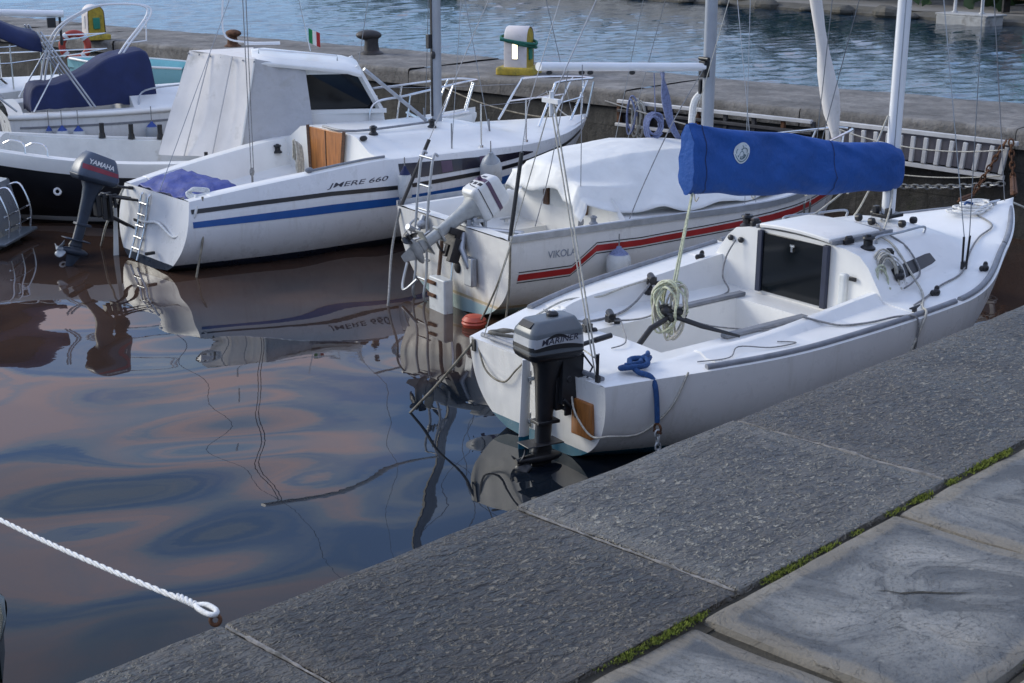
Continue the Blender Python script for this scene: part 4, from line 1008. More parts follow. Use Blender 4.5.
ropeA('jib_sheet', [on(3.3, -.1, .012), on(3.15, -.35, .02), on(3.1, -.55, .012), V((3.08, -.74, .9)), on(2.95, -.95, .012), on(2.7, -1.14, .02), A.pt(.47, 0, -1) + V((0, -.012, .01)), A.pt(.46, .35, -1) + V((0, -.015, 0))], .009, 'rope', 'pale rope crossing the cabin top and small window of the near sailboat')
ropeA('jib_sheet', [on(3.55, .0, .012), on(3.3, -.3, .015), on(3.25, -.55, .012), V((3.2, -.73, .9)), V((3.0, -.82, .86)), on(2.9, -.82, .02)], .007, 'rope_grey', 'grey control line led aft over the cabin side to a black block')
ropeA('jib_sheet', [(2.56, .58, .99), (2.50, .62, .85), (2.45, .6, .70), on(2.42, .50, .015), on(2.2, .42, .015), on(1.95, .40, .012), on(1.85, .35, .012)], .007, 'rope_grey', 'grey line hanging in a loop at the port side of the companionway')
ropeA('control_line', [on(.75, .80, .012), on(.9, .55, .012), on(1.2, .52, .012), on(1.5, .62, .03), (1.74, .69, .74)], .009, 'rope_grey', 'dark sheet lying across the port cockpit bench of the near sailboat')
ropeA('control_line', [on(1.05, .42, .02), (1.18, .2, .66), (1.25, -.02, .78)], .007, 'rope_grey', 'short line stretched from the port bench to the rope bundle')
ropeA('control_line', [(1.3, -.05, .72), (1.55, -.15, .62), on(1.8, -.42, .012), on(2.0, -.55, .012)], .006, 'rope_grey', 'thin line lying over the starboard cockpit bench of the near sailboat')
ropeA('control_line', [(.05, -.6, .80), (.15, -.45, .72), (.25, -.2, .70), (.1, .05, .80), (-.02, -.2, .86)], .006, 'rope', 'pale line looping from the backstay to the outboard motor')
ropeA('control_line', [on(.62, .72, .02), on(.95, .78, .02), (1.25, .74, .70), (1.5, .72, .74), (1.78, .72, .76)], .008, 'rope', 'pale line led along the port coaming to a black cam cleat')
ropeA('control_line', [(.6, -.12, .62), (.75, -.1, .63), (1.0, .2, .63), (1.12, .36, .63)], .005, 'rope_grey', 'thin dark line lying across the aft deck of the near sailboat')
for (px_, py_, pz_) in ((1.76, .70, .75), (1.06, .40, .64), (.78, .34, .63)):
    mb = MB(); mb.box((px_, py_, pz_), (.07, .05, .06)); mb.cyl((px_ - .03, py_ - .05, pz_ + .02), (px_ + .03, py_ + .05, pz_ + .03), .028); mb.sph((px_ + .05, py_ - .02, pz_ - .03), (.03, .025, .03), 8, 6); mb.build('cam_cleat', 'black', a_root, bevel=.006)
for i_, (pp, lab_) in enumerate((([(3.66, .03, 1.95), (3.5, .12, 1.5), (3.3, .3, 1.22), on(3.1, .36, .012)], 'pale halyard tail dropping from the mast to the port side of the hatch'), ([(3.68, -.05, 1.5), (3.62, -.1, 1.28), on(3.35, -.25, .012), on(2.98, -.46, .03)], 'pale line led from the mast foot to the cabin top clutch'), ([(3.74, .06, 1.7), (3.85, .3, 1.3), on(3.9, .55, .012), on(3.5, .62, .012)], 'slack pale line hanging beyond the mast foot on the port side'))):
    ropeA('halyard', pp, .008, 'rope', lab_)
ropeA('control_line', [on(.75, -.80, .012), on(.95, -.90, .012), on(1.1, -.84, .03), on(1.3, -.95, .012), on(1.5, -1.0, .012), on(1.42, -.90, .012)], .0045, 'rope_grey', 'short grey cord lying loose inside the quay side strake')
ropeA('safety_rope', [(.02, .66, .60), (-.01, .52, .42), (-.01, .32, .38), (-.01, .18, .50), (.0, .06, .62)], .007, 'rope_dirty', 'speckled rope draped in a loop over the transom of the near sailboat')
ropeA('safety_rope', [(-.02, -.42, .48), (-.05, -.5, .38), (-.02, -.62, .26), (.05, -.72, .27), A.pt(.05, .55, -1) + V((0, -.015, 0)), A.pt(.08, .3, -1) + V((0, -.015, 0)), A.pt(.1, 0, -1) + V((0, -.01, .02))], .007, 'rope', 'pale rope looping from the brown motor pad round the near hull corner')
ropeA('tail_rope', [(.12, .62, .64), (.2, .5, .67), (.05, .55, .68), (.16, .45, .65), (.3, .48, .63), (.2, .58, .66), (.1, .66, .62)], .013, 'rope_dirty', 'knotted grey and white rope heaped on the port stern corner of the near sailboat')
ml = thing('mooring_line', 'knotted blue rope with shackle and pale chain hanging over the near sailboat', 'mooring line', TA)
mb = MB(); mb.tube(cat([(.62, -.48, .64), (.52, -.56, .66), (.38, -.60, .67), (.26, -.58, .66), (.28, -.66, .68), (.40, -.68, .68), (.44, -.62, .70), (.34, -.58, .70), (.30, -.70, .66), (.33, -.80, .64), (.33, -.85, .55), (.33, -.87, .35)], 5), .019, 8); mb.tube(cat([(.28, -.60, .68), (.36, -.66, .70), (.44, -.58, .69), (.56, -.52, .68), (.64, -.44, .66)], 5), .016, 8)
mb.build('rope_knot', 'rope_blue', ml, 60)
mb = MB(); mb.torus((.33, -.875, .31), .03, .008, 14, 7, 0, Matrix.Rotation(R(90), 3, 'Y')); mb.cyl((.33, -.91, .285), (.33, -.84, .285), .009); mb.build('shackle', 'rust', ml)
chain_mb([(.33, -.875, .29), (.33, -.90, .0), (.34, -.95, -.4)], .06, .008).build('chain', 'chain', ml)
def at_px(u, v, z):
    p = math.atan(441.5 / 1500); a = (u - 512) / 1500; b = (341.5 - v) / 1500
    d = V((a, math.cos(p) + b * math.sin(p), -math.sin(p) + b * math.cos(p))); return V((0, 0, H)) + d * ((z - H) / d.z)
rope('mooring_line', [TA @ V((.03, .68, .60)), TA @ V((-.01, .69, .56)), (TA @ V((-.01, .69, .56))).lerp(at_px(411, 412, 0), .5) - V((0, 0, .015)), at_px(411, 412, 0), at_px(409, 414, -.03)], .010, 'rope_dirty', 'grey mooring rope from the near sailboat slanting down into the water', 'mooring line')
# ------------------------------------------------------------------ second sailboat, red stripe, white tarpaulin
B = Boat((-.555, 13.315), 33.9, 5.05, [(0, .97), (.3, 1.06), (.55, 1.16), (.8, .73), (1, 0)], [(0, .80), (.5, .83), (1, .93)], [(0, .02), (.3, .2), (.6, .22), (.9, .1), (1, .03)], rake=.55, trake=.06, nn=((0, 2.5), (.5, 2.2), (1, 1.4)))
M['hullB'] = hull_mat('white_hull_pale_green_bottom', (.70, .695, .675), (.33, .45, .46), .13, (.42, .33, .18), band=((.135, .16, (.44, .36, .22)),))
TB = B.T
b_root = thing('sailboat', 'white sailboat with red zigzag stripe, white tarpaulin over its cabin and tilted white outboard', 'sailboat', TB)
hm = B.hull(); b_bvh = hm.bvh(); hm.build('hull', 'hullB', b_root, 50)
def profB(x, zn, b, zs):
    fore = [(b, zs), (b - min(.03, b * .1), zs + .005)] + [(b * f, zs + .01 + .05 * (1 - f * f)) for f in (.86, .74, .6, .48, .36, .24, .12, 0)]
    if zn == 'pit':
        return [(b, zs), (b - .03, zs + .005), (b - .10, zs + .02), (b - .15, zs + .02), (b - .20, zs - .04), (b - .24, zs - .22), (b - .3, zs - .24), (.34, zs - .25), (.32, .28), (0, .28)]
    if zn == 'aft':
        return [(b, zs), (b - .03, zs + .005), (b - .10, zs + .015), (b - .15, zs + .015), (b - .20, zs + .01), (b - .24, zs + .01), (b - .3, zs + .01), (.34, zs + .01), (.32, zs + .01), (0, zs + .012)]
    yf = b * .72; yt = b * .58
    cab = [(b, zs), (b - .03, zs + .005), (yf + .04, zs + .02), (yf, zs + .03), (yt + .01, 1.05), (yt - .03, 1.09), (yt * .7, 1.12), (yt * .5, 1.135), (yt * .25, 1.14), (0, 1.145)]
    if zn == 'cabin': return cab
    if zn == 'slope':
        u = sstep(3.3, 3.9, x); return [(lerp(c[0], f[0], u), lerp(c[1], f[1], u)) for c, f in zip(cab, fore)]
    return fore
dk = B.deck(stations((0, .12, 'aft'), (.122, 1.3, 'pit'), (1.302, 3.3, 'cabin'), (3.302, 3.9, 'slope'), (3.91, 5.05, 'fore'), step=.1), profB)
dk.build('deck', 'gel', b_root, 32, .012, 2); bd = dk.bvh()
def onB(x, y, dz=0):
    h = bd.ray_cast(V((x, y, 4)), V((0, 0, -1))); return V((x, y, (h[0].z if h[0] is not None else .85) + dz))
for sd_ in (1, -1):
    mb = MB(); pts = B.rail(.0, .985, .004, .012, 46, sd_)
    mb.loft([[p + V((0, 0, -.022)), p + V((0, sd_ * .012, -.02)), p + V((0, sd_ * .012, .035)), p + V((0, -sd_ * .012, .04)), p + V((0, -sd_ * .012, -.02))] for p in pts]); mb.build('toe_rail', 'alu_dull', b_root, 40)
# zigzag stripe
cl = [(.10, .427, .50), (.64, .427, .498), (.80, .56, .625), (.885, .608, .68), (1.36, .608, .675), (2.01, .641, .708), (2.42, .665, .733), (2.98, .684, .765), (3.62, .70, .775), (4.2, .73, .80), (4.75, .77, .83)]
cl[2] = (.775, .53, .60)
def dense(path, k=10):
    out = []
    for a, b_ in zip(path, path[1:]): out += [tuple(lerp(a[i], b_[i], t / k) for i in range(3)) for t in range(k)]
    return out + [path[-1]]
for sd_ in (-1, 1):
    for nm, m_, ka, kb, off in (('stripe_border', 'paint_black', 1.14, 1.27, .004), ('stripe_border', 'paint_black', -.22, -.09, .004), ('stripe', 'paint_red', .10, .92, .005)):
        vs, fs = strip(dense([(x, lerp(a, b_, ka), lerp(a, b_, kb)) for x, a, b_ in cl])); decal(vs, fs, (0, 0, 0), (1, 0, 0), (0, 0, 1), (0, -sd_, 0), b_bvh, off).build(nm, m_, b_root)
vs, fs = text_mesh('VIKOLA', 0, .01); decal(vs, fs, (.38, 0, .612), (.083, 0, 0), (0, 0, .092), (0, 1, 0), b_bvh, .004).build('lettering', 'paint_faint', b_root)
MB().box((1.285, 0, .97), (.02, .50, .36)).build('companionway_board', 'gel_old', b_root, bevel=.004)
for y in (-.31, .31): MB().box((1.275, y, .95), (.03, .07, .34)).build('companionway_frame', 'wood_dark', b_root, bevel=.004)
# rig
mb = MB(); mb.loft([mast_section((3.02, 0, z), .068, .052) for z in (1.1, 3, 7.6)]); bm_ = mb.build('mast', 'grey_alu', b_root, 50)
mb = MB(); mb.box((2.955, 0, 2.0), (.07, .09, .16)); mb.box((2.96, .055, 1.82), (.03, .03, .14)); mb.cyl((2.95, -.07, 2.1), (2.95, .07, 2.1), .02); mb.build('gooseneck', 'black', bm_, 40, .004)
mb = MB(); mb.tube(cat([(2.98, .07, 1.75), (2.93, .11, 1.65), (2.92, .12, 1.4), (2.95, .1, 1.25)], 5), .035, 8); mb.build('halyard_tail', 'rope_white', bm_)
mb = MB(); mb.tube([(.96, 0, 2.14), (2.94, 0, 2.02)], .05, 14, flat=.8); bo = mb.build('boom', 'white_alu', b_root)
for x, y in ((1.08, 0), (1.55, 0), (1.45, .0), (2.05, 0)):
    mb = MB(); z = lerp(2.14, 2.02, (x - .96) / 1.98); mb.sph((x, y, z - .055), (.035, .025, .022), 8, 6); mb.build('boom_block', 'black', bo)
for sd_ in (1, -1):
    mb = MB(); a = V((0.02, sd_ * .93, .80)); k_ = V((.15, -.92, 1.55)) if sd_ < 0 else V((.30, .86, 1.42)); t = V((2.95, 0, 7.5)); mb.tube([a, k_], .018, 8); mb.build('backstay_cover', 'black', b_root)
    mb = MB(); mb.tube([k_, k_ + (k_ - a) * .5, t], .004, 5); mb.build('backstay', 'wire', b_root)
    f = V((2.6, sd_ * 1.05, .86)); mb = MB(); mb.tube([f, (3.02, sd_ * .5, 4.6), (3.02, 0, 7.3)], .0035, 5); mb.tube([f + V((.14, 0, 0)), (3.02, 0, 4.5)], .0035, 5); mb.build('shroud', 'wire', b_root)
# furled headsail on the forestay
a, t = V((4.88, 0, 1.02)), V((3.12, 0, 7.3)); mb = MB()
for i in range(1): pass
pts = [a.lerp(t, i / 30) for i in range(31)]; rs = [.03, .05, .085, .10, .085] + [.062 - .0008 * i + .006 * noise.noise(V((i * .8, 1, 2))) for i in range(26)]
mb.tube(pts, rs, 12)
for k, p in enumerate(mb.v): mb.v[k] = p + V((0, 0, 0)) + (p - a.lerp(t, min(1, max(0, (p.z - a.z) / (t.z - a.z))))) * .22 * noise.noise(V((p.x * 16, p.y * 16, p.z * 1.2)))
mb.build('furled_headsail', 'canvas_c', b_root, 60)
mb = MB(); r0 = V((3.9, .45, .92)); 
for sd_ in (1, -1):
    pts = cat([(4.10, sd_ * .46, .90), (4.14, sd_ * .44, 1.16), (4.2, sd_ * .42, 1.19), (4.9, sd_ * .14, 1.24), (5.05, sd_ * .03, 1.24)], 6); mb.tube(pts, .014, 8); mb.tube([(4.65, sd_ * .25, .93), (4.75, sd_ * .2, 1.23)], .012, 8)
mb.build('pulpit', 'steel', b_root)
# stern ladder
mb = MB()
for y in (.30, .50): mb.tube(cat([(.06, y, 1.36), (.0, y, 1.33), (-.07, y, .75), (-.07, y + .02, .3), (-.10, y + .03, .05), (-.03, y + .03, -.05)], 5), .013, 8)
for z in (1.34, 1.08, .86, .62, .40, .2): mb.cyl((-.06 + max(0, z - .75) * .1, .29, z), (-.06 + max(0, z - .75) * .1, .52, z), .012)
mb.build('stern_ladder', 'alu_dull', b_root)
mb = MB(); mb.tube([(-.03, .42, .80), (-.10, .43, .66), (-.22, .40, .72)], .03, 8); mb.sph((-.05, .42, .72), (.06, .05, .05), 8, 6); mb.build('ladder_bracket', 'alu_dull', b_root); mb = MB(); mb.tube(cat([(.0, .6, .74), (-.14, .5, .70), (-.2, .3, .62), (-.1, .2, .70)], 4), .012, 6); mb.build('stern_hoop', 'alu_dull', b_root); mb = MB(); mb.tube(cat([(-.06, .7, .3), (-.16, .62, .12), (-.2, .5, .10), (-.12, .42, .2)], 4), .014, 6); mb.build('stern_hoop', 'alu_dull', b_root)
# rudder stub and stern fittings
mb = MB(); mb.loft([rrect(-.10, .02, z, .10, .28, .02) for z in (-.06, .30)]); mb.build('rudder_head', 'fender_w', b_root, 40, .01)
for z in (.25, .13):
    mb = MB(); mb.box((-.158, .09, z), (.012, .14, .035)); mb.sph((-.168, .04, z), (.008, .016, .016), 8, 5); mb.build('rudder_strap', 'rust', b_root, bevel=.003)
for y in (.12, -.10):
    mb = MB(); mb.tube([(-.02, y, .62), (-.06, y, .3), (-.13, y - .01, -.05)], .018 if y > 0 else .012, 8); mb.build('rudder_rod', 'wood_dark' if y > 0 else 'steel', b_root)
mb = MB(); mb.sph((.03, -.07, .40), (.03, .05, .06), 10, 8); mb.build('through_hull', 'blackmatte', b_root)
mb = MB(); mb.box((-.02, -.36, .42), (.06, .13, .26)); mb.tube([(-.03, -.36, .45), (-.06, -.28, .62), (.0, -.22, .75)], .03, 8); mb.build('motor_bracket', 'alu_dull', b_root, bevel=.012)
mb = MB()
for q_, s_ in (((-.05, -.16, .70), (.12, .16, .16)), ((-.10, -.24, .60), (.10, .06, .22)), ((-.07, -.08, .60), (.06, .05, .18)), ((-.12, -.18, .78), (.08, .20, .06))): mb.box(q_, s_, Matrix.Rotation(R(20), 3, 'Y'))
mb.tube(cat([(.05, .0, .85), (-.12, .05, .72), (-.14, -.05, .58), (-.04, -.1, .5)], 4), .012, 6)
mb.build('swivel_block', 'iron', b_root, bevel=.008)
mb = MB(); mb.tube([(.02, -.25, .80), (.30, -.72, .80), (.02, -.93, .80)], .018, 8); mb.build('stern_bar', 'alu', b_root)
mb = MB(); cleat(mb, onB(1.0, .6, .02)); mb.build('cleat', 'alu', b_root)
mb = MB(); winch(mb, onB(.95, -.88, 0), .035, .07); mb.build('winch', 'rail_grey', b_root)
mb = MB(); winch(mb, onB(2.7, -.75, 0), .035, .12); mb.build('winch', 'mot_blue', b_root)
def decB(bv, X):
    out = []
    for y in (-.085, 0, .085):
        v, f = gridrect(-.028, .028, lambda t: -.02, lambda t: .02, 4); X3 = X.to_3x3()
        out.append((decal(v, f, X @ V((-.2, y, .30)), X3 @ V((0, -1, 0)), X3 @ V((0, 0, 1)), X3 @ V((1, 0, 0)), bv, .003), 'vent', 'black'))
    v, f = gridrect(-.135, .135, lambda t: .345, lambda t: .395, 10); X3 = X.to_3x3()
    out.append((decal(v, f, X @ V((-.2, 0, 0)), X3 @ V((0, -1, 0)), X3 @ V((0, 0, 1)), X3 @ V((1, 0, 0)), bv, .003), 'label_band', 'purple'))
    v, f = gridrect(-.42, .05, lambda t: .345, lambda t: .395, 24); out.append((on_side(X, bv, v, f, 0, 0, 1, 1, -1, off=.003), 'label_band', 'purple'))
    v, f = gridrect(-.42, .05, lambda t: .235, lambda t: .245, 24); out.append((on_side(X, bv, v, f, 0, 0, 1, 1, -1, off=.003), 'trim_line', 'mot_dark'))
    v, f = gridrect(-.04, .04, lambda t: .415, lambda t: .445, 6); out.append((decal(v, f, X @ V((-.2, 0, 0)), X3 @ V((0, -1, 0)), X3 @ V((0, 0, 1)), X3 @ V((1, 0, 0)), bv, .003), 'badge', 'paint_text'))
    return out
stB = dict(rings=[(-.18, .20, .40, .26, .05), (-.18, .24, .41, .27, .055), (-.18, .42, .39, .26, .055), (-.18, .50, .35, .24, .05), (-.18, .53, .30, .20, .045)],
           cowl='mot_white', pan='mot_white', leg='mot_wgrey', bracket='alu_dull', decals=decB, slope=.1)
outboard('white outboard motor tilted clear of the water on the red striped sailboat', TB @ Matrix.Translation(V((.14, -.20, .84))) @ Matrix.Scale(.84, 4), 60, stB)
# tarpaulin
mb = MB(); rows = []; ridge = pchip([.9, 1.0, 1.4, 2.0, 2.6, 3.3, 4.2], [1.20, 1.24, 1.32, 1.375, 1.33, 1.24, 1.08]); hemw = pchip([.9, 1.3, 2.2, 3.0, 3.7, 4.2], [.62, .86, 1.06, 1.02, .75, .55])
hemz = pchip([.9, 1.3, 2.2, 3.2, 4.2], [.98, .90, .885, .90, .96])
for i in range(64):
    x = 1.04 + (4.15 - 1.04) * max(0, (i - 6)) / 57; row = []; fl = max(0, 6 - i) / 6
    for k in range(49):
        t = -1 + 2 * k / 48; a = abs(t); rz, hz, hw_ = ridge(x), hemz(x) + .025 * math.sin(x * 9 + t) , hemw(x)
        sh = .10 * (a / .42) if a < .42 else .10 + .9 * ((a - .42) / .58) ** .85
        z = rz - (rz - hz) * min(1, sh); y = t * hw_ * (1 - .08 * sstep(.5, 1, a))
        z += .014 * noise.noise(V((x * 1.5, t * 2.2, 3))) * (1 - a * .3) - .085 * abs(noise.noise(V((x * 2.6 + t * 1.6, t * 1.3, 8)))) * sstep(.35, .6, a) + .010 * (1 - 3 * abs(noise.noise(V((x * 1.6 - t, t * 2.4, 12))))) 
        z = max(z, onB(min(max(x, 1.32), 4.9), max(-.9, min(.9, y)) * .9).z + .006) if a < .8 else z
        y += .03 * noise.noise(V((x * 4, t * 3, 5))) * a
        if fl: z -= fl * (.26 + .04 * math.sin(t * 5)) * (1 - .5 * a); 
        row.append(V((x - fl * .07 + .03 * noise.noise(V((t * 4, fl, 2))) * (fl > 0), y, z)))
    rows.append(row)
mb.grid(rows); mb.v = [TB @ p for p in mb.v]; tp = mb.build('tarpaulin', 'canvas_w', None, 70, solid=.004)
tag(tp, 'white tarpaulin tent spread over the cabin of the red striped sailboat', 'tarpaulin')
mb = MB()
# rope bunch under the boom
rb = thing('rope_bundle', 'blue grey rope bunched and coiled under the boom of the red striped sailboat', 'rope', TB @ Matrix.Translation(V((2.42, 0, 2.0))))
for i in range(5): MB().tube(cat([(.0, .01 * i - .02, .0), (.03 + .02 * i, .02, -.25), (.08 + .015 * i, -.02, -.5), (.22 + .01 * i, .01, -.66)], 5), .013, 6).build('rope_loop', 'rope_lav', rb)
for i in range(3): MB().tube(cat(coil_pts((-.06, .03 * i, -.52), .07, .11, 2, (.8, -.5, 0), (0, 0, 1), .03), 2), .010, 6).build('rope_loop', 'rope_lav', rb)
MB().tube([(-.1, 0, .0), (-.07, 0, -.42)], .005, 5).build('hanging_line', 'rope_lav', rb)
def wline(name, T, pts, r, m, label, cat_='rope', group=None): return rope(name, [T @ V(p) for p in pts], r, m, label, cat_, group, 4, 6)
wline('tie_rope', TB, [(1.28, -.98, .86), (1.6, -.8, 1.15), (2.3, -.35, 1.6), (2.9, -.05, 2.0)], .006, 'rope_grey', 'grey line stretched from the boom down across the white tarpaulin')
wline('tie_rope', TB, [(.55, -.55, .80), (.9, -.3, 1.3), (1.3, 0, 2.1)], .005, 'rope_grey', 'thin line from the boom end down into the cockpit of the red striped sailboat')
mb = MB(); c = TB @ V((1.05, -.55, .80)); mb.tube([c + V((0, 0, 1.4)), c + V((0, 0, .12))], .004, 5); mb.sph(c + V((0, 0, .1)), (.03, .02, .05), 8, 6); mb.sph(c + V((.01, 0, -.02)), (.025, .02, .04), 8, 6); mb.tube([c + V((0, 0, .06)), c + V((-.02, 0, -.14))], .012, 6)
tag(mb.build('mainsheet_block', 'rail_grey', None), 'block and line hanging above the cockpit, in front of the white tarpaulin', 'pulley')
# fenders and floats
def fender(T, label, r=.085, h=.3, body='fender_w', cap='fender_b', group=None, line=.4):
    f = thing('fender', label, 'fender', T, group)
    MB().lathe([(r * .3, -h / 2), (r * .8, -h * .42), (r, -h * .25), (r, h * .2), (r * .8, h * .36)], n=16).build('body', body, f, 50)
    MB().lathe([(r * .83, h * .34), (r * .55, h * .46), (r * .25, h * .55), (r * .2, h * .62)], n=16).build('cap', cap, f, 50)
    MB().tube([(0, 0, h * .6), (.0, .0, h * .6 + line)], .006, 5).build('lanyard', 'rope_grey', f)
    return f
fender(TB @ Matrix.Translation(V((1.05, -1.13, .50))), 'translucent white jug fender with blue cord hanging on the red stripe', .11, .26, 'fender_w', 'rope_lav', line=.12)
fender(TA @ Matrix.Identity(4) @ Matrix.Identity(4) if False else Matrix.Translation(at_px(491, 172, .75)) @ Matrix.Rotation(R(25), 4, 'X'), 'white fender with pale grey cap above the tilted white motor', .12, .42, 'fender_w', 'fender_g', line=.15)
fender(Matrix.Translation(at_px(405, 186, .72)), 'white fender with dark blue cap hanging beside the stern ladder', .075, .34, 'fender_w', 'canvas_navy', line=.1)
bu = thing('buoy', 'faded orange float in the water below the stern of the red striped sailboat', 'buoy', Matrix.Translation(at_px(474, 322, .03)) @ Matrix.Scale(.8, 4))
MB().lathe([(.03, -.07), (.12, -.05), (.14, -.005), (.13, .012)], n=18).build('lower_half', 'orange', bu); MB().lathe([(.13, .016), (.135, .03), (.10, .07), (.03, .085)], n=18).build('upper_half', 'fender_w' if False else 'orange', bu)
mb = MB(); mb.sph((0, 0, .02), .05); mb.build('eye', 'black', bu)
rope('mooring_line', [TB @ V((.0, .92, .78)), TB @ V((-.12, .88, .40)), at_px(388, 306, 0), at_px(384, 314, -.2)], .012, 'rope_grey', 'grey mooring rope from the red striped sailboat slanting into the water by its ladder', 'mooring line')
rope('mooring_line', [TB @ V((.02, -.95, .78)), TB @ V((-.1, -.9, .4)), at_px(478, 326, .0)], .009, 'rope_dirty', 'mooring rope running from the red striped sailboat down to the orange float', 'mooring line')
rope('mooring_line', [TB @ V((0, -.97, .8)), TB @ V((-.02, -.98, .4)), TB @ V((-.06, -.97, 0)), TB @ V((-.06, -.97, -.2))], .010, 'rope_dirty', 'dark rope hanging straight down the stern corner of the red striped sailboat', 'mooring line')

# ------------------------------------------------------------------ third sailboat, blue stripe
C = Boat((-3.637, 15.124), 40, 5.97, [(0, .70), (.3, 1.02), (.55, 1.15), (.8, .76), (1, 0)], [(0, .74), (.2, .89), (.37, .975), (.55, .97), (.75, .92), (1, .94)], [(0, .02), (.3, .2), (.6, .22), (.9, .1), (1, .03)], rake=.7, trake=-.16, nn=((0, 3.6), (.5, 2.4), (1, 1.4)), tum=.07)
M['hullC'] = hull_mat('white_hull_black_bottom', (.715, .725, .735), (.010, .018, .035), .09, (.50, .50, .50))
TC = C.T
c_root = thing('sailboat', 'white sailboat with black and blue side stripes, dark side window and wooden companionway board', 'sailboat', TC)
hm = C.hull(); c_bvh = hm.bvh(); hm.build('hull', 'hullC', c_root, 50)
def profC(x, zn, b, zs):
    fore = [(b, zs), (b - min(.03, b * .1), zs + .012)] + [(b * f, zs + .015 + .06 * (1 - f * f)) for f in (.9, .78, .64, .5, .38, .25, .12, 0)]
    if zn == 'aft':
        return [(b, zs), (b - .03, zs + .008), (b - .09, zs + .008), (b - .12, zs + .004), (b - .14, zs - .03), (b - .17, zs - .10), (b - .2, zs - .11), (.3, zs - .11), (.29, zs - .11), (0, zs - .11)]
    if zn == 'pit':
        st = max(.60, zs - .30)
        return [(b, zs), (b - .03, zs + .012), (b - .13, zs + .014), (b - .17, zs + .008), (b - .20, zs - .06), (b - .26, st + .02), (b - .30, st), (.31, st - .01), (.29, .34), (0, .34)]
    top = lerp(1.17, 1.12, sstep(2.1, 3.7, x))
    cab = [(b, zs), (b - .03, zs + .012), (b * .82, zs + .03), (b * .74, zs + .05), (b * .60, top - .06), (b * .53, top - .015), (b * .42, top), (b * .3, top + .01), (b * .15, top + .018), (0, top + .02)]
    if zn == 'cabin': return cab
    if zn == 'slope':
        u = sstep(3.75, 4.5, x); return [(lerp(c[0], f[0], u), lerp(c[1], f[1], u)) for c, f in zip(cab, fore)]
    return fore
dk = C.deck(stations((0, .22, 'aft'), (.222, 2.1, 'pit'), (2.102, 3.75, 'cabin'), (3.752, 4.5, 'slope'), (4.51, 5.97, 'fore'), step=.1), profC)
dk.build('deck', 'gel', c_root, 32, .012, 2); cdv = dk.bvh()
def onC(x, y, dz=0):
    h = cdv.ray_cast(V((x, y, 4)), V((0, 0, -1))); return V((x, y, (h[0].z if h[0] is not None else .95) + dz))
kz = [(0, .64), (.7, .67), (1.45, .69), (2.25, .678), (3.14, .715), (4.2, .74), (5.3, .80), (5.75, .84)]
for sd_ in (-1, 1):
    vs, fs = strip(dense([(x, z - .018, z + .026) for x, z in kz])); decal(vs, fs, (0, 0, 0), (1, 0, 0), (0, 0, 1), (0, -sd_, 0), c_bvh, .005).build('rub_rail', 'paint_black', c_root)
    bz = [(.0, .485, .545), (.7, .49, .566), (1.45, .495, .583), (2.2, .492, .58), (3.15, .515, .612), (4.5, .56, .66), (5.4, .64, .73)]
    vs, fs = strip(dense(bz)); decal(vs, fs, (0, 0, 0), (1, 0, 0), (0, 0, 1), (0, -sd_, 0), c_bvh, .004).build('stripe', 'paint_blue', c_root)
    vs, fs = strip(dense([(2.26, .755, .925), (3.15, .785, .905), (4.05, .812, .868), (4.26, .825, .835)])); wn = decal(vs, fs, (0, 0, 0), (1, 0, 0), (0, 0, 1), (0, -sd_, 0), c_bvh, .005).build('window', 'window', c_root)
    for x0 in (2.78, 3.3):
        vs, fs = strip([(x0, .782, .905), (x0 + .14, .787, .902)]); decal(vs, fs, (0, 0, 0), (1, 0, 0), (0, 0, 1), (0, -sd_, 0), c_bvh, .007).build('window_post', 'purple', wn)
    MB().tube([C.at(x, .84, sd_, .004) + V((0, -sd_ * .0, .0)) for x in (.3, .31)], .002, 4) 
vs, fs = text_mesh('JMERE 660', .35, .004); decal(vs, fs, (1.43, 0, .752), (.152, 0, .004), (0, 0, .066), (0, 1, 0), c_bvh, .004).build('lettering', 'paint_text', c_root)
# companionway board
mb = MB(); mb.loft([[V((2.07, .30, .66)), V((2.09, .30, .66)), V((2.09, -.27, .66)), V((2.07, -.27, .66))], [V((2.07, .33, 1.18)), V((2.09, .33, 1.18)), V((2.09, -.36, 1.18)), V((2.07, -.36, 1.18))]])
cbo = mb.build('companionway_board', 'wood', c_root, bevel=.006)
for y0, y1 in ((.315, .345), (-.285, -.375)):
    mb = MB(); mb.tube([(2.065, y0, .66), (2.065, y1, 1.2)], .022, 4); mb.build('board_slide', 'wood_dark', cbo, 30)
MB().box((2.066, -.0, .92), (.006, .012, .5)).build('board_seam', 'wood_dark', cbo)
mb = MB(); mb.tube(cat([(2.12, .12, 1.2), (2.2, -.4, 1.2), (3.3, -.30, 1.19)], 5), .014, 6); mb.build('hatch_rail', 'rail_grey', c_root)
for x, y in ((2.35, -.52), (3.25, -.38), (1.95, .82)):
    mb = MB(); winch(mb, onC(x, y, 0), .045, .09); mb.build('winch', 'black', c_root, 40)
for p in (onC(2.15, -.62, .03), onC(2.5, -.30, .02)):
    mb = MB(); mb.sph(p, (.05, .03, .03), 10, 7); mb.build('block', 'black', c_root)
mb = MB(); mb.tube([C.pt(s, 0, -1) + V((0, .06, .03)) for s in (.22, .27, .32, .36)], .014, 6); mb.sph(C.pt(.215, 0, -1) + V((0, .06, .04)), (.05, .03, .03), 8, 6); mb.build('sheet_track', 'rail_grey', c_root)
mb = MB(); mb.loft([mast_section((3.61, 0, z), .065, .05) for z in (1.12, 3, 8)]); cm = mb.build('mast', 'grey_alu', c_root, 50)
mb = MB(); mb.box((3.545, 0, 4), (.012, .03, 5.6)); mb.build('sail_track', 'black', cm)
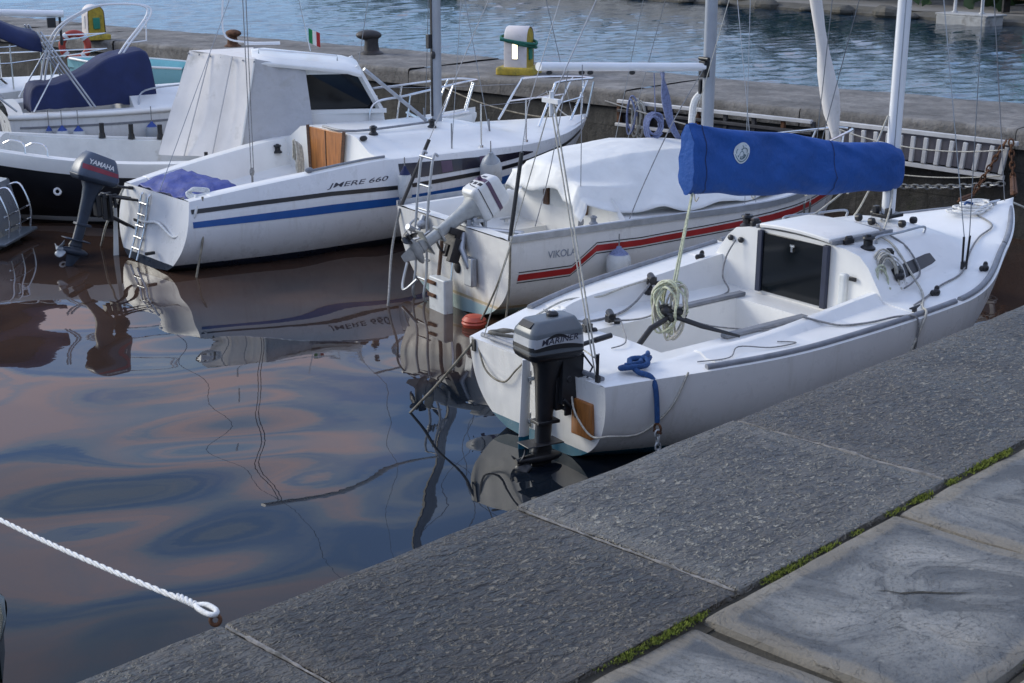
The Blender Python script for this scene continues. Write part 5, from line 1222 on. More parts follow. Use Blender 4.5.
mb = MB(); mb.box((3.53, .02, 2.05), (.06, .06, .16)); mb.sph((3.53, -.05, 1.9), (.03, .03, .05), 8, 6); mb.build('mast_winch', 'black', cm, bevel=.006)
mb = MB(); mb.cyl((3.61, -.7, 4.5), (3.61, .7, 4.5), .015); mb.build('spreader', 'grey_alu', cm)
mb = MB(); mb.tube([(.95, 0, 3.05), (3.55, 0, 2.75)], .045, 12); mb.build('boom', 'white_alu', c_root)
mb = MB(); mb.tube([(3.45, 0, 1.16), (2.62, .02, 1.80)], .022, 8); mb.build('boom_strut', 'alu_dull', c_root)
for sd_ in (1, -1):
    mb = MB(); f = V((3.05, sd_ * 1.0, .99)); mb.cyl(f, f + V((.0, 0, .28)), .009); mb.tube([f, (3.61, sd_ * .7, 4.5), (3.61, 0, 7.8)], .004, 5); mb.build('shroud', 'wire', c_root)
    mb = MB(); f = V((3.9, sd_ * .62, 1.0)); mb.cyl(f, f + V((-.02, 0, .2)), .009); mb.tube([f, (3.61, 0, 4.4)], .004, 5); mb.build('shroud', 'wire', c_root)
mb = MB(); mb.tube([(5.75, 0, .97), (3.66, 0, 7.6)], .005, 5); mb.build('forestay', 'wire', c_root)
mb = MB(); mb.tube([(.05, .05, .70), (3.56, 0, 7.9)], .004, 5); mb.build('backstay', 'wire', c_root)
mb = MB(); mb.tube([(1.12, 0, 3.0), (1.12, -.0, .80)], .005, 5); mb.tube([(1.16, 0, 3.0), (1.15, 0, .85)], .005, 5); mb.sph((1.13, 0, .82), (.03, .02, .05), 8, 6); mb.cyl((1.13, 0, .62), (1.13, 0, .8), .012); mb.build('mainsheet_fall', 'rope_grey', c_root)
# pulpit
mb = MB()
for sd_ in (1, -1):
    mb.tube(cat([(4.85, sd_ * .38, 1.0), (5.13, sd_ * .32, 1.42), (5.25, sd_ * .29, 1.49), (5.9, sd_ * .13, 1.47), (6.08, sd_ * .0, 1.45)], 6), .015, 8)
    mb.tube([(5.86, sd_ * .14, 1.47), (5.55, sd_ * .16, .97)], .014, 8); mb.tube([(6.0, sd_ * .10, 1.42), (5.93, sd_ * .05, .98)], .014, 8); mb.tube([(5.0, sd_ * .35, 1.22), (5.75, sd_ * .17, 1.26)], .010, 8)
mb.build('pulpit', 'steel', c_root)
for sd_ in (1, -1):
    for x in (4.2, 3.4):
        mb = MB(); q = C.pt(x / C.L, 0, sd_) + V((0, -sd_ * .07, .01)); mb.cyl(q, q + V((0, 0, .48)), .010); mb.cyl(q, q + V((0, 0, .03)), .025); mb.build('stanchion', 'steel', c_root)
    mb = MB(); mb.tube([C.pt(3.4 / C.L, 0, sd_) + V((0, -sd_ * .07, .47)), C.pt(4.2 / C.L, 0, sd_) + V((0, -sd_ * .07, .47)), V((5.13, sd_ * .32, 1.42))], .003, 5); mb.build('lifeline', 'wire', c_root)
# transom ladder, bracket
mb = MB()
for y in (.08, .24): mb.tube(cat([(-.02, y, .70), (-.05, y, .66), (-.10, y + .03, .35), (-.20, y + .05, .03)], 5), .012, 8)
for t in (.1, .3, .5, .7, .9): mb.cyl((lerp(-.05, -.18, t), .08 + .04 * t, lerp(.66, .08, t)), (lerp(-.05, -.18, t), .24 + .04 * t, lerp(.66, .08, t)), .011)
mb.build('stern_ladder', 'steel', c_root)
mb = MB(); mb.box((-.20, -.18, .16), (.10, .03, .03)); mb.build('ladder_catch', 'black', c_root); mb = MB(); mb.box((-.06, .32, .4), (.03, .16, .03)); mb.build('ladder_catch', 'black', c_root)
mb = MB()
for y in (.37, .53): mb.tube([(-.02, y, .60), (-.34, y, .68)], .016, 6); mb.tube([(-.06, y, .30), (-.34, y, .48)], .016, 6)
mb.box((-.335, .45, .56), (.03, .22, .28)); mb.build('motor_bracket', 'black', c_root, bevel=.006)
mb = MB(); rows = [[V((-.18, .62, .60)), V((-.15, .64, .60)), V((-.15, .60, .60))], [V((-.24, .62, -.1)), V((-.17, .64, -.1)), V((-.17, .60, -.1))]]; mb.loft(rows); mb.build('trim_tab', 'gel_old', c_root, bevel=.008)
def decC(bv, X):
    out = []
    v, f = gridrect(-.42, .03, lambda t: .27 + .06 * (1 - t) * .3, lambda t: .315 + .05 * (1 - t) * .6); out.append((on_side(X, bv, v, f, 0, 0, 1, 1, -1), 'side_stripe', 'red_mot'))
    vs, fs = text_mesh('YAMAHA', .1, .02); out.append((on_side(X, bv, vs, fs, -.365, .36, .077, .075, -1, -4, .004), 'lettering', 'text_white'))
    return out
stC = dict(rings=[(-.19, .20, .50, .30, .06), (-.19, .235, .515, .31, .07), (-.195, .34, .47, .28, .07), (-.185, .44, .38, .24, .07), (-.18, .475, .32, .19, .06)],
           cowl='mot_blue', pan='mot_blue_d', leg='mot_blue_d', bracket='mot_dark', decals=decC, slope=-.18, skeg='mot_blue_d', prop='fender_g')
outboard('blue grey outboard motor with red streak and white lettering beside a stern ladder', TC @ Matrix.Translation(V((-.34, .45, .67))) @ Matrix.Scale(.9, 4), 20, stC)
# blue tarpaulin over the cockpit's aft end
mb = MB(); rows = []
for i in range(30):
    u = i / 29; row = []
    for k in range(18):
        t = -1 + 2 * k / 17; x = lerp(.06, .60, u) + .04 * noise.noise(V((t * 3, u * 2, 1))); y = t * lerp(.62, .74, u)
        z = lerp(.735, .83, u) + .05 * (1 - t * t) * math.sin(u * 3.1) + .035 * noise.noise(V((x * 5, y * 4, 2))) + .03 * noise.noise(V((x * 13, y * 9, 3)))
        if abs(t) > .85: z -= .05
        row.append(V((x, y, z)))
    rows.append(row)
mb.grid(rows); mb.v = [TC @ p for p in mb.v]; tag(mb.build('tarpaulin', 'tarp_blue', None, 70, solid=.004), 'crumpled blue tarpaulin over the aft cockpit of the blue striped sailboat', 'tarpaulin')
for i, (p, lab) in enumerate((((1.95, .42, .82), 'hank of off white rope hung at the port side of the wooden companionway board'),)):
    t_ = thing('rope_coil', lab, 'rope', TC @ Matrix.Translation(V(p)))
    for k in range(3): MB().tube(cat(coil_pts((.02 * k, 0, -.02 * k), .05, .19, 2, (.3, 1, 0), (0, 0, 1), .03), 2), .010, 6).build('rope_loop', 'rope', t_)
rc = thing('rope_coil', 'white rope heaped on the starboard stern corner of the blue striped sailboat', 'rope', TC @ Matrix.Translation(V((.16, -.56, .78))))
for k in range(3): MB().tube(cat(coil_pts((.02 * k, 0, .01 * k), .09, .04, 2, (1, -.6, 0), (.2, .4, 1), .03), 2), .011, 6).build('rope_loop', 'rope_white', rc)
rope('mooring_line', [TC @ V(p) for p in ((.12, -.62, .78), (.05, -.74, .66), (.0, -.70, .52), (-.08, -.5, .36), (-.10, -.2, .46), (-.09, .1, .42), (-.08, .25, .42))], .015, 'rope_white', 'white rope looped across the transom of the blue striped sailboat to its ladder', 'mooring line')
rope('mooring_line', [TC @ V((.14, -.72, .78)), TC @ V((.10, -.76, .4)), TC @ V((-.02, -.80, .0)), TC @ V((-.05, -.8, -.25))], .012, 'rope_dirty', 'mooring rope hanging from the starboard stern corner of the blue striped sailboat', 'mooring line')
rope('mooring_line', [TC @ V((-.03, .66, .70)), TC @ V((-.25, .66, .35)), at_px(101, 246, 0), at_px(98, 252, -.2)], .012, 'rope', 'mooring rope between the blue grey motor and the transom of the blue striped sailboat', 'mooring line')
# bow lines of the two boats to the pier
def pier_pt(a, z=1.0, n=-.02): return P0 + PD * a + PN * n + V((0, 0, z))
rope('mooring_line', sag(TC @ V((5.85, 0, .96)), pier_pt(1.6, 1.1), .1), .010, 'rope_grey', 'bow line of the blue striped sailboat reaching to the pier wall', 'mooring line', k=1)
rope('mooring_line', sag(TC @ V((5.7, .1, .96)), pier_pt(-.6, 1.1), .12), .010, 'rope_dirty', 'slack second bow line left of the steel pulpit of the blue striped sailboat', 'mooring line', k=1)
rope('mooring_line', sag(TB @ V((4.95, .05, .95)), pier_pt(2.6, 1.05), .06), .010, 'rope_grey', 'bow line of the red striped sailboat reaching to the pier wall', 'mooring line', k=1)
# ------------------------------------------------------------------ black double-ended motor boat with wheelhouse
D = Boat((-6.95, 17.35), 10, 6.6, [(0, 0), (.12, .62), (.35, 1.0), (.6, 1.02), (.85, .6), (1, 0)], [(0, .98), (.45, .70), (.7, .80), (1, 1.06)], [(0, .05), (.5, .3), (1, .05)], rake=.35, trake=.3, nn=((0, 1.5), (.4, 2.2), (1, 1.4)))
M['hullD'] = hull_mat('black_hull', (.008, .009, .013), (.02, .02, .022), .03, (.05, .05, .05), .3, band=((.04, .10, (.50, .51, .52)),))
TD = D.T
d_root = thing('motor_boat', 'black hulled motor boat with white gunwale, wheelhouse and cream canvas cockpit tent', 'motor boat', TD)
hm = D.hull(); dbv = hm.bvh(); hm.build('hull', 'hullD', d_root, 50)
for sd_ in (1, -1):
    mb = MB(); pts = [(D.pt(i / 50, 0, sd_), D.pt(i / 50, .12, sd_)) for i in range(51)]
    mb.loft([[q + V((0, sd_ * .012, -.01)), p + V((0, sd_ * .03, .0)), p + V((0, sd_ * .03, .035)), p + V((0, -sd_ * .10, .045)), p + V((0, -sd_ * .10, .0))] for p, q in pts]); mb.build('gunwale', 'gel', d_root, 45)
def profD(x, zn, b, zs):
    if zn == 'pit': return [(b, zs), (b * .9, zs + .02), (b * .82, zs + .02), (b * .78, zs - .3), (b * .7, .3), (0, .28)]
    return [(b, zs), (b * .85, zs + .02), (b * .65, zs + .06), (b * .4, zs + .09), (b * .2, zs + .10), (0, zs + .105)]
D.deck(stations((0, 1.0, 'f'), (1.002, 4.4, 'pit'), (4.402, 6.6, 'f'), step=.15), profD).build('deck', 'gel_old', d_root, 35, .01)
hs_ = thing('x', None, None) if False else None
mb = MB(); mb.loft([[V((4.45, .64, z0)), V((5.42 - f, .56, z0)), V((5.42 - f, -.56, z0)), V((4.45, -.64, z0))] for z0, f in ((.72, -.06), (1.22, .0))]); mb.build('wheelhouse', 'gel', d_root, bevel=.02)
mb = MB(); mb.loft([[V((4.5, .60, z0)), V((5.38 - f, .52, z0)), V((5.38 - f, -.52, z0)), V((4.5, -.60, z0))] for z0, f in ((1.2, 0), (1.70, .3))])
gl = mb.build('wheelhouse_glass', 'glass', d_root)
def wall(x0, x1, y, t): return lerp(x0, x1, t)
mb = MB()
for sd_ in (1, -1):
    for xa, xb, ya, yb in ((4.49, 4.49, .625, .625), (5.40, 5.11, .545, .545)): mb.tube([(xa, sd_ * ya, 1.2), (xb, sd_ * yb, 1.74)], .04, 4)
    mb.box((4.95, sd_ * .60, 1.225), (1.0, .03, .05)); mb.box((4.8, sd_ * .605, 1.69), (.7, .03, .06))
mb.tube([(5.40, 0, 1.2), (5.11, 0, 1.72)], .025, 4)
mb.build('window_frame', 'gel', d_root, 35)
mb = MB(); rows = []
for i in range(9):
    x = lerp(3.92, 5.16, i / 8); rows.append([V((x, lerp(-.72, .72, k / 12), lerp(1.84, 1.70, i / 8) + .05 * (1 - ((k - 6) / 6) ** 2) - .03 * (k in (0, 12)) - .03 * (i in (0, 8)))) for k in range(13)])
mb.grid(rows); mb.build('roof', 'gel', d_root, 50, solid=.05, bevel=.012)
mb = MB(); mb.tube([(4.0, -.5, 1.9), (4.0, -.5, 1.95), (4.9, -.48, 1.86), (4.9, -.48, 1.80)], .010, 6); mb.build('roof_rail', 'steel', d_root)
vs, fs = text_mesh('palette', .1); MB().add([V((4.62 + p.x * .11, -.652 + .06 * (p.x * .11) , 1.03 + p.y * .10)) for p in vs], fs).build('lettering', 'paint_faint', d_root)
MB().box((4.50, -.66, 1.28), (.06, .04, .09)).build('lamp', 'black', d_root, bevel=.01)
mb = MB()
for sd_ in (1, -1):
    mb.tube(cat([(5.25, sd_ * .60, .98), (5.3, sd_ * .6, 1.30), (5.7, sd_ * .5, 1.38), (6.35, sd_ * .25, 1.48), (6.62, 0, 1.49)], 6), .013, 8); mb.tube([(6.3, sd_ * .27, 1.47), (6.1, sd_ * .3, 1.0)], .012, 8)
    mb.tube([(5.75, sd_ * .49, 1.39), (5.68, sd_ * .52, .95)], .012, 8); mb.tube([(6.58, sd_ * .06, 1.46), (6.45, sd_ * .06, 1.05)], .012, 8)
mb.tube([(5.8, .42, 1.05), (5.9, -.45, 1.07), (6.5, -.1, 1.12)], .02, 6)
mb.build('bow_rail', 'steel', d_root)
mb = MB(); p = D.at(1.62, .43, -1, .004); mb.torus(p + V((0, -.02, 0)), .035, .014, 16, 8, 0, Matrix.Rotation(R(75), 3, 'X') @ Matrix.Rotation(R(20), 3, 'Y')); mb.build('drain_ring', 'text_white', d_root)
for x in (2.05, 2.40, 2.75):
    mb = MB(); q = D.pt(x / D.L, 0, 1) + V((0, -.1, .03)); mb.cyl(q, q + V((0, 0, .06)), .045, .035); mb.cyl(q + V((0, 0, .06)), q + V((0, 0, .18)), .03); mb.build('rod_holder', 'black', d_root)
for x in (3.35, 3.9):
    mb = MB(); q = D.pt(x / D.L, 0, -1) + V((0, .06, .04)); mb.cyl(q, q + V((0, 0, .10)), .022); mb.build('stern_bitt', 'black', d_root)
mb = MB()
for sd_, x in ((-1, 1.35), (-1, 1.05), (-1, 1.6)): 
    q = D.pt(x / D.L, 0, sd_) + V((0, .05, .03)); mb.tube(cat([q, q + V((-.02, .02, .12)), q + V((-.14, .05, .16)), q + V((-.24, .1, .12))], 4), .012, 6)
mb.build('stern_rail', 'steel', d_root)
# canvas tent
ct = thing('canvas_tent', 'cream canvas cockpit tent on the black motor boat, beside its wheelhouse', 'boat tent', TD)
def panel(pts_top, pts_bot, seed, n=10, m=12, bulge=.03):
    rows = []
    for j in range(m + 1):
        v = j / m; row = []
        for i in range(n + 1):
            u = i / n; a = V(pts_top[0]).lerp(V(pts_top[1]), u); b_ = V(pts_bot[0]).lerp(V(pts_bot[1]), u)
            p = a.lerp(b_, v); nrm = (V(pts_top[1]) - V(pts_top[0])).cross(V(pts_bot[0]) - V(pts_top[0])).normalized()
            row.append(p + nrm * (.035 * noise.noise(V((u * 3, v * 1.2, seed))) + .012 * noise.noise(V((u * 9, v * 4, seed))) + bulge * math.sin(math.pi * u) * math.sin(math.pi * v)))
        rows.append(row)
    return MB().grid(rows)
for sd_ in (1, -1):
    panel(((3.20, 0, 1.90), (3.95, sd_ * .72, 1.86)), ((2.78, sd_ * .35, .74), (3.72, sd_ * .96, .76)), 1 + sd_).build('aft_panel', 'canvas_c', ct, 70)
    panel(((3.95, sd_ * .72, 1.86), (4.52, sd_ * .66, 1.74)), ((3.72, sd_ * .96, .76), (4.60, sd_ * .84, .90)), 5 + sd_).build('side_panel', 'canvas_g', ct, 70)
panel(((3.20, 0, 1.90), (3.95, .72, 1.86)), ((3.20, 0, 1.90), (3.95, -.72, 1.86)), 3).build('top_panel', 'canvas_c', ct, 70)
for t in range(7): mb = MB(); mb.sph(V((3.20, 0, 1.87)).lerp(V((3.95, -.72, 1.83)), t / 6) + V((-.01, -.02, 0)), .012, 6, 4); mb.build('eyelet', 'rail_grey', ct)
for t in (.34, .68):
    rows = [V((3.20, 0, 1.90)).lerp(V((3.95, -.72, 1.86)), t).lerp(V((2.78, -.35, .74)).lerp(V((3.72, -.96, .76)), t), v / 10) + V((-.012, -.03 * math.sin(math.pi * v / 10) - .02, 0)) for v in range(11)]
    MB().tube(rows, .008, 5).build('panel_seam', 'canvas_g', ct)
mb = MB(); mb.tube([(3.95, -.725, 1.86), (3.72, -.97, .76)], .012, 6); mb.build('corner_seam', 'gel_old', ct)
mb = MB(); mb.tube(cat([(3.62, .0, 2.5), (3.60, 0, 2.15), (3.68, 0, 2.02), (3.95, 0, 1.98)], 5), .012, 6); mb.box((4.05, 0, 1.97), (.42, .07, .03)); mb.build('aerial_bracket', 'white_alu', d_root)
fl = thing('flag', 'small green, white and red flag on a staff above the wheelhouse', 'flag', TD @ Matrix.Translation(V((4.62, .1, 1.86))))
MB().tube([(0, 0, 0), (-.12, 0, .65)], .008, 6).build('staff', 'steel', fl)
for i, m_ in enumerate(('flag_g', 'flag_w', 'flag_r')):
    rows = [[V((-.015 + .045 * (i + a) * 1.0 + .0, .02 * math.sin((i + a) * 2.5 + z * 8), .10 + z - .02 * (i + a))) for z in (0, .06, .12, .17)] for a in (0, .5, 1)]
    MB().grid(rows).build('flag_stripe', m_, fl, 70)
# the aerial and the winch-like line on the roof
# ------------------------------------------------------------------ white motor boat with navy cover
E_ = Boat((-6.67, 19.7), 24, 4.9, [(0, .72), (.08, .86), (.3, 1.0), (.6, .98), (.85, .55), (1, 0)], [(0, .93), (.5, .98), (1, 1.15)], [(0, .03), (.5, .2), (1, .05)], rake=.6, trake=.1, nn=((0, 2.6), (.5, 2.4), (1, 1.5)))
M['hullE'] = hull_mat('white_motorboat_hull', (.70, .71, .71), (.03, .04, .06), .08)
TE = E_.T
e_root = thing('motor_boat', 'white motor boat with dark hull lines and blue capped fenders, behind the black boat', 'motor boat', TE)
hm = E_.hull(); ebv = hm.bvh(); hm.build('hull', 'hullE', e_root, 50)
def profE(x, zn, b, zs):
    if zn == 'pit': return [(b, zs), (b - .05, zs + .05), (b - .14, zs + .06), (b - .2, zs + .03), (b - .23, .5), (0, .48)]
    h = .10 if zn == 'f' else .05
    return [(b, zs), (b * .95, zs + .05), (b * .8, zs + .07), (b * .6, zs + .06 + h), (b * .3, zs + .07 + h * 1.2), (0, zs + .07 + h * 1.25)]
E_.deck(stations((0, .18, 'a'), (.182, 1.55, 'pit'), (1.552, 4.9, 'f'), step=.15), profE).build('deck', 'gel', e_root, 35, .02, 3)
for sd_ in (1, -1):
    for za, zb in ((-.13, -.10), (-.44, -.42)):
        path = [(x, E_.z(x / 4.9) + za, E_.z(x / 4.9) + zb) for x in [.0 + 4.7 * i / 40 for i in range(41)]]
        vs, fs = strip(path); decal(vs, fs, (0, 0, 0), (1, 0, 0), (0, 0, 1), (0, -sd_, 0), ebv, .006).build('hull_line', 'rail_grey', e_root)
for sd_ in (1, -1): mb = MB(); mb.tube([E_.pt(i / 40, 0, sd_) + V((0, -sd_ * .01, .02)) for i in range(41)], .05, 10, flat=.8); mb.build('gunwale', 'gel', e_root, 60)
mb = MB(); mb.tube(cat([(1.62, -.78, 1.03), (1.75, -.62, 1.20), (2.4, -.5, 1.24), (3.0, -.45, 1.2)], 6), .012, 6); mb.build('hand_rail', 'alu_dull', e_root)
mb = MB()
for k in (0, .05): mb.tube(cat([(.50 + k, .35, .98), (.60 + k, .25, 1.55), (.76 + k, .1, 1.95), (1.05 + k, .04, 2.16), (1.35 + k, 0, 2.27), (1.85 + k, -.05, 2.26), (1.93 + k, -.1, 2.13), (1.60 + k, -.2, 1.76), (1.40 + k, -.28, 1.5)], 6), .014, 8)
mb.tube([(1.92, -.1, 2.12), (1.90, -.12, 1.80), (1.62, -.2, 1.78)], .010, 6); mb.build('frame_hoop', 'white_alu', e_root)
# navy console cover
cv = MB(); rows = []; prof = [(.30, .95), (.35, 1.27), (.65, 1.31), (1.0, 1.42), (1.30, 1.60), (1.6, 1.67), (1.84, 1.67), (1.90, 1.42), (1.92, 1.08)]
cp = cat([(x, 0, z) for x, z in prof], 5)
for i in range(25):
    t = -1 + 2 * i / 24; a = abs(t); row = []
    for j, p in enumerate(cp):
        u = j / (len(cp) - 1); dz = (p.z - 1.0) * (0 if a < .8 else ((a - .8) / .2) ** 1.5 * .97)
        q = .03 * noise.noise(V((p.x * 4, t * 3, p.z * 3))) + .015 * noise.noise(V((p.x * 9, t * 8, 2)))
        row.append(V((p.x + q, t * (.44 if a < .8 else .44 + .10 * (a - .8)) - .08 + q * .5, p.z - dz + q * .7)))
    rows.append(row)
cv.grid(rows); cv.v = [TE @ p for p in cv.v]; tag(cv.build('boat_cover', 'canvas_navy', None, 70), 'navy blue canvas cover over the console of the white motor boat', 'boat cover')
bi = thing('bimini', 'folded navy blue awning on aluminium struts above the stern of the white motor boat', 'awning', TE)
mb = MB(); rows = []
for i in range(17):
    u = i / 16; x = lerp(-1.5, .46, u); zc = 2.26 - .30 * sstep(.55, 1, u) - .05 * u
    rows.append([V((x + .03 * abs(t), t * .62, zc + .05 * (1 - t * t) - .16 * sstep(.8, 1, abs(t)) + .015 * noise.noise(V((x * 5, t * 4, 1))))) for t in [-1 + 2 * k / 14 for k in range(15)]])
mb.grid(rows); mb.build('awning', 'canvas_navy', bi, 60, solid=.03)
for sd_ in (1, -1):
    for k in (0, .045): MB().tube([(.44 + k, sd_ * .63, 2.0), (1.02 + k, sd_ * .82, 1.04)], .013, 8).build('strut', 'alu_dull', bi)
    MB().tube([(.68, sd_ * .70, 1.62), (.30, sd_ * .80, 1.02)], .011, 8).build('strut', 'steel', bi)
    MB().tube([(-1.2, sd_ * .62, 2.2), (.1, sd_ * .78, 1.03)], .013, 8).build('strut', 'alu_dull', bi)
for i, (x, z, lab, r_) in enumerate(((.60, .70, 'leftmost blue capped fender along the white motor boat', .08), (.80, .69, 'blue capped fender beside the leftmost one on the white motor boat', .08), (.44, .70, 'small grey fender with blue cap at the stern end of the white motor boat', .05), (1.74, .70, 'large grey fender with blue cap hanging alone near the cream canvas tent', .085))):
    q = E_.at(x, z, -1, r_ + .02); fender(TE @ Matrix.Translation(q), lab, r_, .25, 'fender_g' if i > 1 else 'fender_w', 'fender_b', None, .2)
# ------------------------------------------------------------------ boats behind at the left
F_ = Boat((-10.6, 21.2), 24, 4.8, [(0, .7), (.3, 1.0), (.6, .98), (.85, .5), (1, 0)], [(0, .9), (.5, .92), (1, 1.02)], [(0, .03), (.5, .2), (1, .05)], rake=.5)
TF = F_.T
f_root = thing('sailboat', 'white sailboat with tinted windscreen and steel guard rails, farthest left by the pier', 'sailboat', TF)
F_.hull().build('hull', 'hullE', f_root, 50)
F_.deck(stations((0, 4.8, 'f'), step=.2), lambda x, zn, b, zs: [(b, zs), (b * .95, zs + .03), (b * .7, zs + .05), (b * .4, zs + .07), (0, zs + .08)]).build('deck', 'gel', f_root, 40)
mb = MB(); mb.loft([[V((1.3, .6, .95)), V((3.35, .5, .95)), V((3.35, -.5, .95)), V((1.3, -.6, .95))], [V((1.35, .52, 1.32)), V((3.0, .42, 1.30)), V((3.0, -.42, 1.30)), V((1.35, -.52, 1.32))]]); mb.build('cabin', 'gel', f_root, bevel=.04, seg=3)
for sd_ in (1, -1):
    mb = MB(); mb.add([(1.5, sd_ * .600, 1.02), (3.15, sd_ * .515, 1.02), (2.92, sd_ * .455, 1.25), (1.55, sd_ * .552, 1.27)], [(0, 1, 2, 3)]); mb.build('window', 'window', f_root)
mb = MB(); mb.add([(3.34, .42, 1.0), (3.34, -.42, 1.0), (3.07, -.36, 1.26), (3.07, .36, 1.26)], [(0, 1, 2, 3)]); mb.build('windscreen', 'window', f_root)
mb = MB(); mb.sph((2.2, 0, 1.36), (.5, .35, .10), 14, 8); mb.build('roof_hatch', 'gel', f_root)
mb = MB()
for sd_ in (1, -1):
    for z in (1.35, 1.58): mb.tube([F_.pt(.45, 0, sd_) + V((0, -sd_ * .05, z - .92)), F_.pt(.70, 0, sd_) + V((0, -sd_ * .05, z - .95)), (4.4, sd_ * .32, z + .05), (4.85, 0, z + .08)], .010, 6)
    for s in (.45, .58, .70, .82): p = F_.pt(s, 0, sd_) + V((0, -sd_ * .05, 0)); mb.cyl(p, p + V((0, 0, .66)), .011)
mb.build('guard_rail', 'steel', f_root)
mb = MB(); mb.tube([(1.2, 0, 2.12), (4.18, -.55, 2.0)], .05, 12); mb.build('boom', 'white_alu', f_root)
mb = MB(); mb.box((4.0, -.52, 1.88), (.12, .06, .14)); mb.tube([(4.12, -.54, 1.98), (4.12, -.54, 1.55)], .02, 6); mb.sph((4.12, -.54, 1.62), (.03, .03, .08), 8, 6); mb.build('mainsheet_block', 'black', f_root)
mb = MB(); mb.loft([mast_section((1.2, 0, z), .06, .05) for z in (1.3, 7)]); mb.build('mast', 'white_alu', f_root, 50)
lb = thing('lifebuoy', 'red lifebuoy with white bands tied to the guard rail at the left', 'lifebuoy', Matrix.Translation(at_px(75, 46, 1.36)))
lb.rotation_euler = (R(90), 0, R(12))
mb = MB(); mb.torus((0, 0, 0), .20, .055, 36, 12); mb.build('ring', 'red_buoy', lb)
for k in range(4):
    a = R(90 * k + 40); pts = [V((.20 * math.cos(a + t), .20 * math.sin(a + t), 0)) for t in (-.14, 0, .14)]; MB().tube(pts, .060, 12).build('band', 'fender_w', lb)
G_ = Boat((-4.9, 22.7), 187, 1.7, [(0, .5), (.5, .62), (1, 0)], [(0, 1.22), (1, 1.35)], [(0, .02), (.5, .1), (1, .02)], rake=.3, trake=.1)
M['hullG'] = hull_mat('turquoise_hull', (.19, .42, .45), (.05, .05, .06), .1)
g_root = thing('rowing_boat', 'small turquoise boat tied up behind the navy covered motor boat', 'boat', G_.T)
G_.hull().build('hull', 'hullG', g_root, 50); G_.deck(stations((0, 1.7, 'f'), step=.2), lambda x, zn, b, zs: [(b, zs), (b * .85, zs + .01), (b * .8, zs - .12), (0, zs - .14)]).build('deck', 'turq', g_root)
for sd_ in (1, -1): mb = MB(); mb.tube(G_.rail(0, .98, .0, .01, 20, sd_), .018, 6); mb.build('rub_rail', 'gel', g_root)
H_ = Boat((-5.62, 15.95), 176, 3.0, [(0, .52), (.5, .66), (1, 0)], [(0, .64), (1, .85)], [(0, .03), (.5, .15), (1, .03)], rake=.4, trake=-.18, nn=((0, 3), (1, 1.4)))
M['hullH'] = hull_mat('pale_grey_hull', (.17, .18, .195), (.1, .11, .12), .1)
h_root = thing('dinghy', 'pale grey dinghy stern with steel rails, cut by the frame below the black boat', 'dinghy', H_.T)
H_.hull().build('hull', 'hullH', h_root, 50); H_.deck(stations((0, 3, 'f'), step=.2), lambda x, zn, b, zs: [(b, zs), (b * .9, zs + .01), (b * .82, zs - .14), (0, zs - .16)]).build('deck', 'gel_old', h_root)
mb = MB()
for y in (-.42, -.1, .2): mb.tube(cat([(-.02, y, .58), (-.16, y, .60), (-.26, y, .35), (-.24, y, .12)], 5), .012, 6)
for z in (.22, .36): mb.tube([(-.235, -.44, z), (-.235, .24, z)], .011, 6)
mb.build('boarding_ladder', 'steel', h_root)
MB().box((-.20, 0, .10), (.22, .9, .035)).build('swim_platform', 'mot_grey', h_root, bevel=.01)
K_ = Boat((-4.83, 7.36), -29, 2.95, [(0, .55), (.5, .68), (.85, .42), (1, 0)], [(0, .38), (.6, .40), (1, .46)], [(0, .03), (.5, .15), (1, .05)], rake=.18)
M['hullK'] = hull_mat('dark_green_paint', (.006, .016, .013), (.01, .012, .012), .03, (.02, .03, .02))
k_root = thing('rowing_boat', 'dark green rowing boat whose bow just enters the lower left of the photo', 'boat', K_.T)
K_.hull().build('hull', 'hullK', k_root, 50); K_.deck(stations((0, 2.95, 'f'), step=.2), lambda x, zn, b, zs: [(b, zs), (b * .92, zs + .01), (b * .88, zs - .16), (0, zs - .18)]).build('deck', 'dgreen', k_root)
MB().box((1.4, 0, .26), (.22, 1.1, .03)).build('thwart', 'wood_dark', k_root)
# ------------------------------------------------------------------ foreground mooring rope to the quay ring
rr = thing('mooring_line', 'white braided mooring rope spliced to an eye at the quay edge in the foreground', 'mooring line', None)
ring = at_px(212, 613, 1.37); far_ = at_px(-150, 436, .95); d_ = (far_ - ring).normalized(); sp = ring + d_ * .11
def braid(p0, p1, r, sagd=.0):
    n = max(20, int((p1 - p0).length / .012)); mb = MB(); ax = (p1 - p0).normalized(); u = ax.orthogonal().normalized(); w = ax.cross(u)
    for k in range(3):
        pts = []
        for i in range(n + 1):
            t = i / n; c = p0.lerp(p1, t) - V((0, 0, 4 * sagd * t * (1 - t))); a = i * .42 + 2.094 * k
            pts.append(c + (u * math.cos(a) + w * math.sin(a)) * r * .52)
        mb.tube(pts, r * .56, 6)
    return mb
braid(sp, far_, .0098, .05).build('rope_body', 'rope_white', rr, 70)
braid(sp + d_ * .12, sp, .0125).build('splice', 'rope_white', rr, 70)
side = d_.cross(V((0, 0, 1))).normalized()
MB().tube(cat([sp, sp.lerp(ring, .4) + side * .018 + V((0, 0, .006)), ring + side * .016 + V((0, 0, .004)), ring - d_ * .02 + V((0, 0, .0)), ring - side * .014, sp.lerp(ring, .4) - side * .012, sp], 6), .0095, 8).build('eye', 'rope_white', rr, 70)
mb = MB(); mb.torus(ring - d_ * .02 + V((0, 0, -.020)), .016, .007, 20, 8, 0, Matrix.Rotation(R(70), 3, 'X') @ Matrix.Rotation(R(20), 3, 'Y')); mb.cyl(ring - d_ * .03 + V((.02, -.02, -.05)), ring + V((.06, -.06, -.06)), .014)
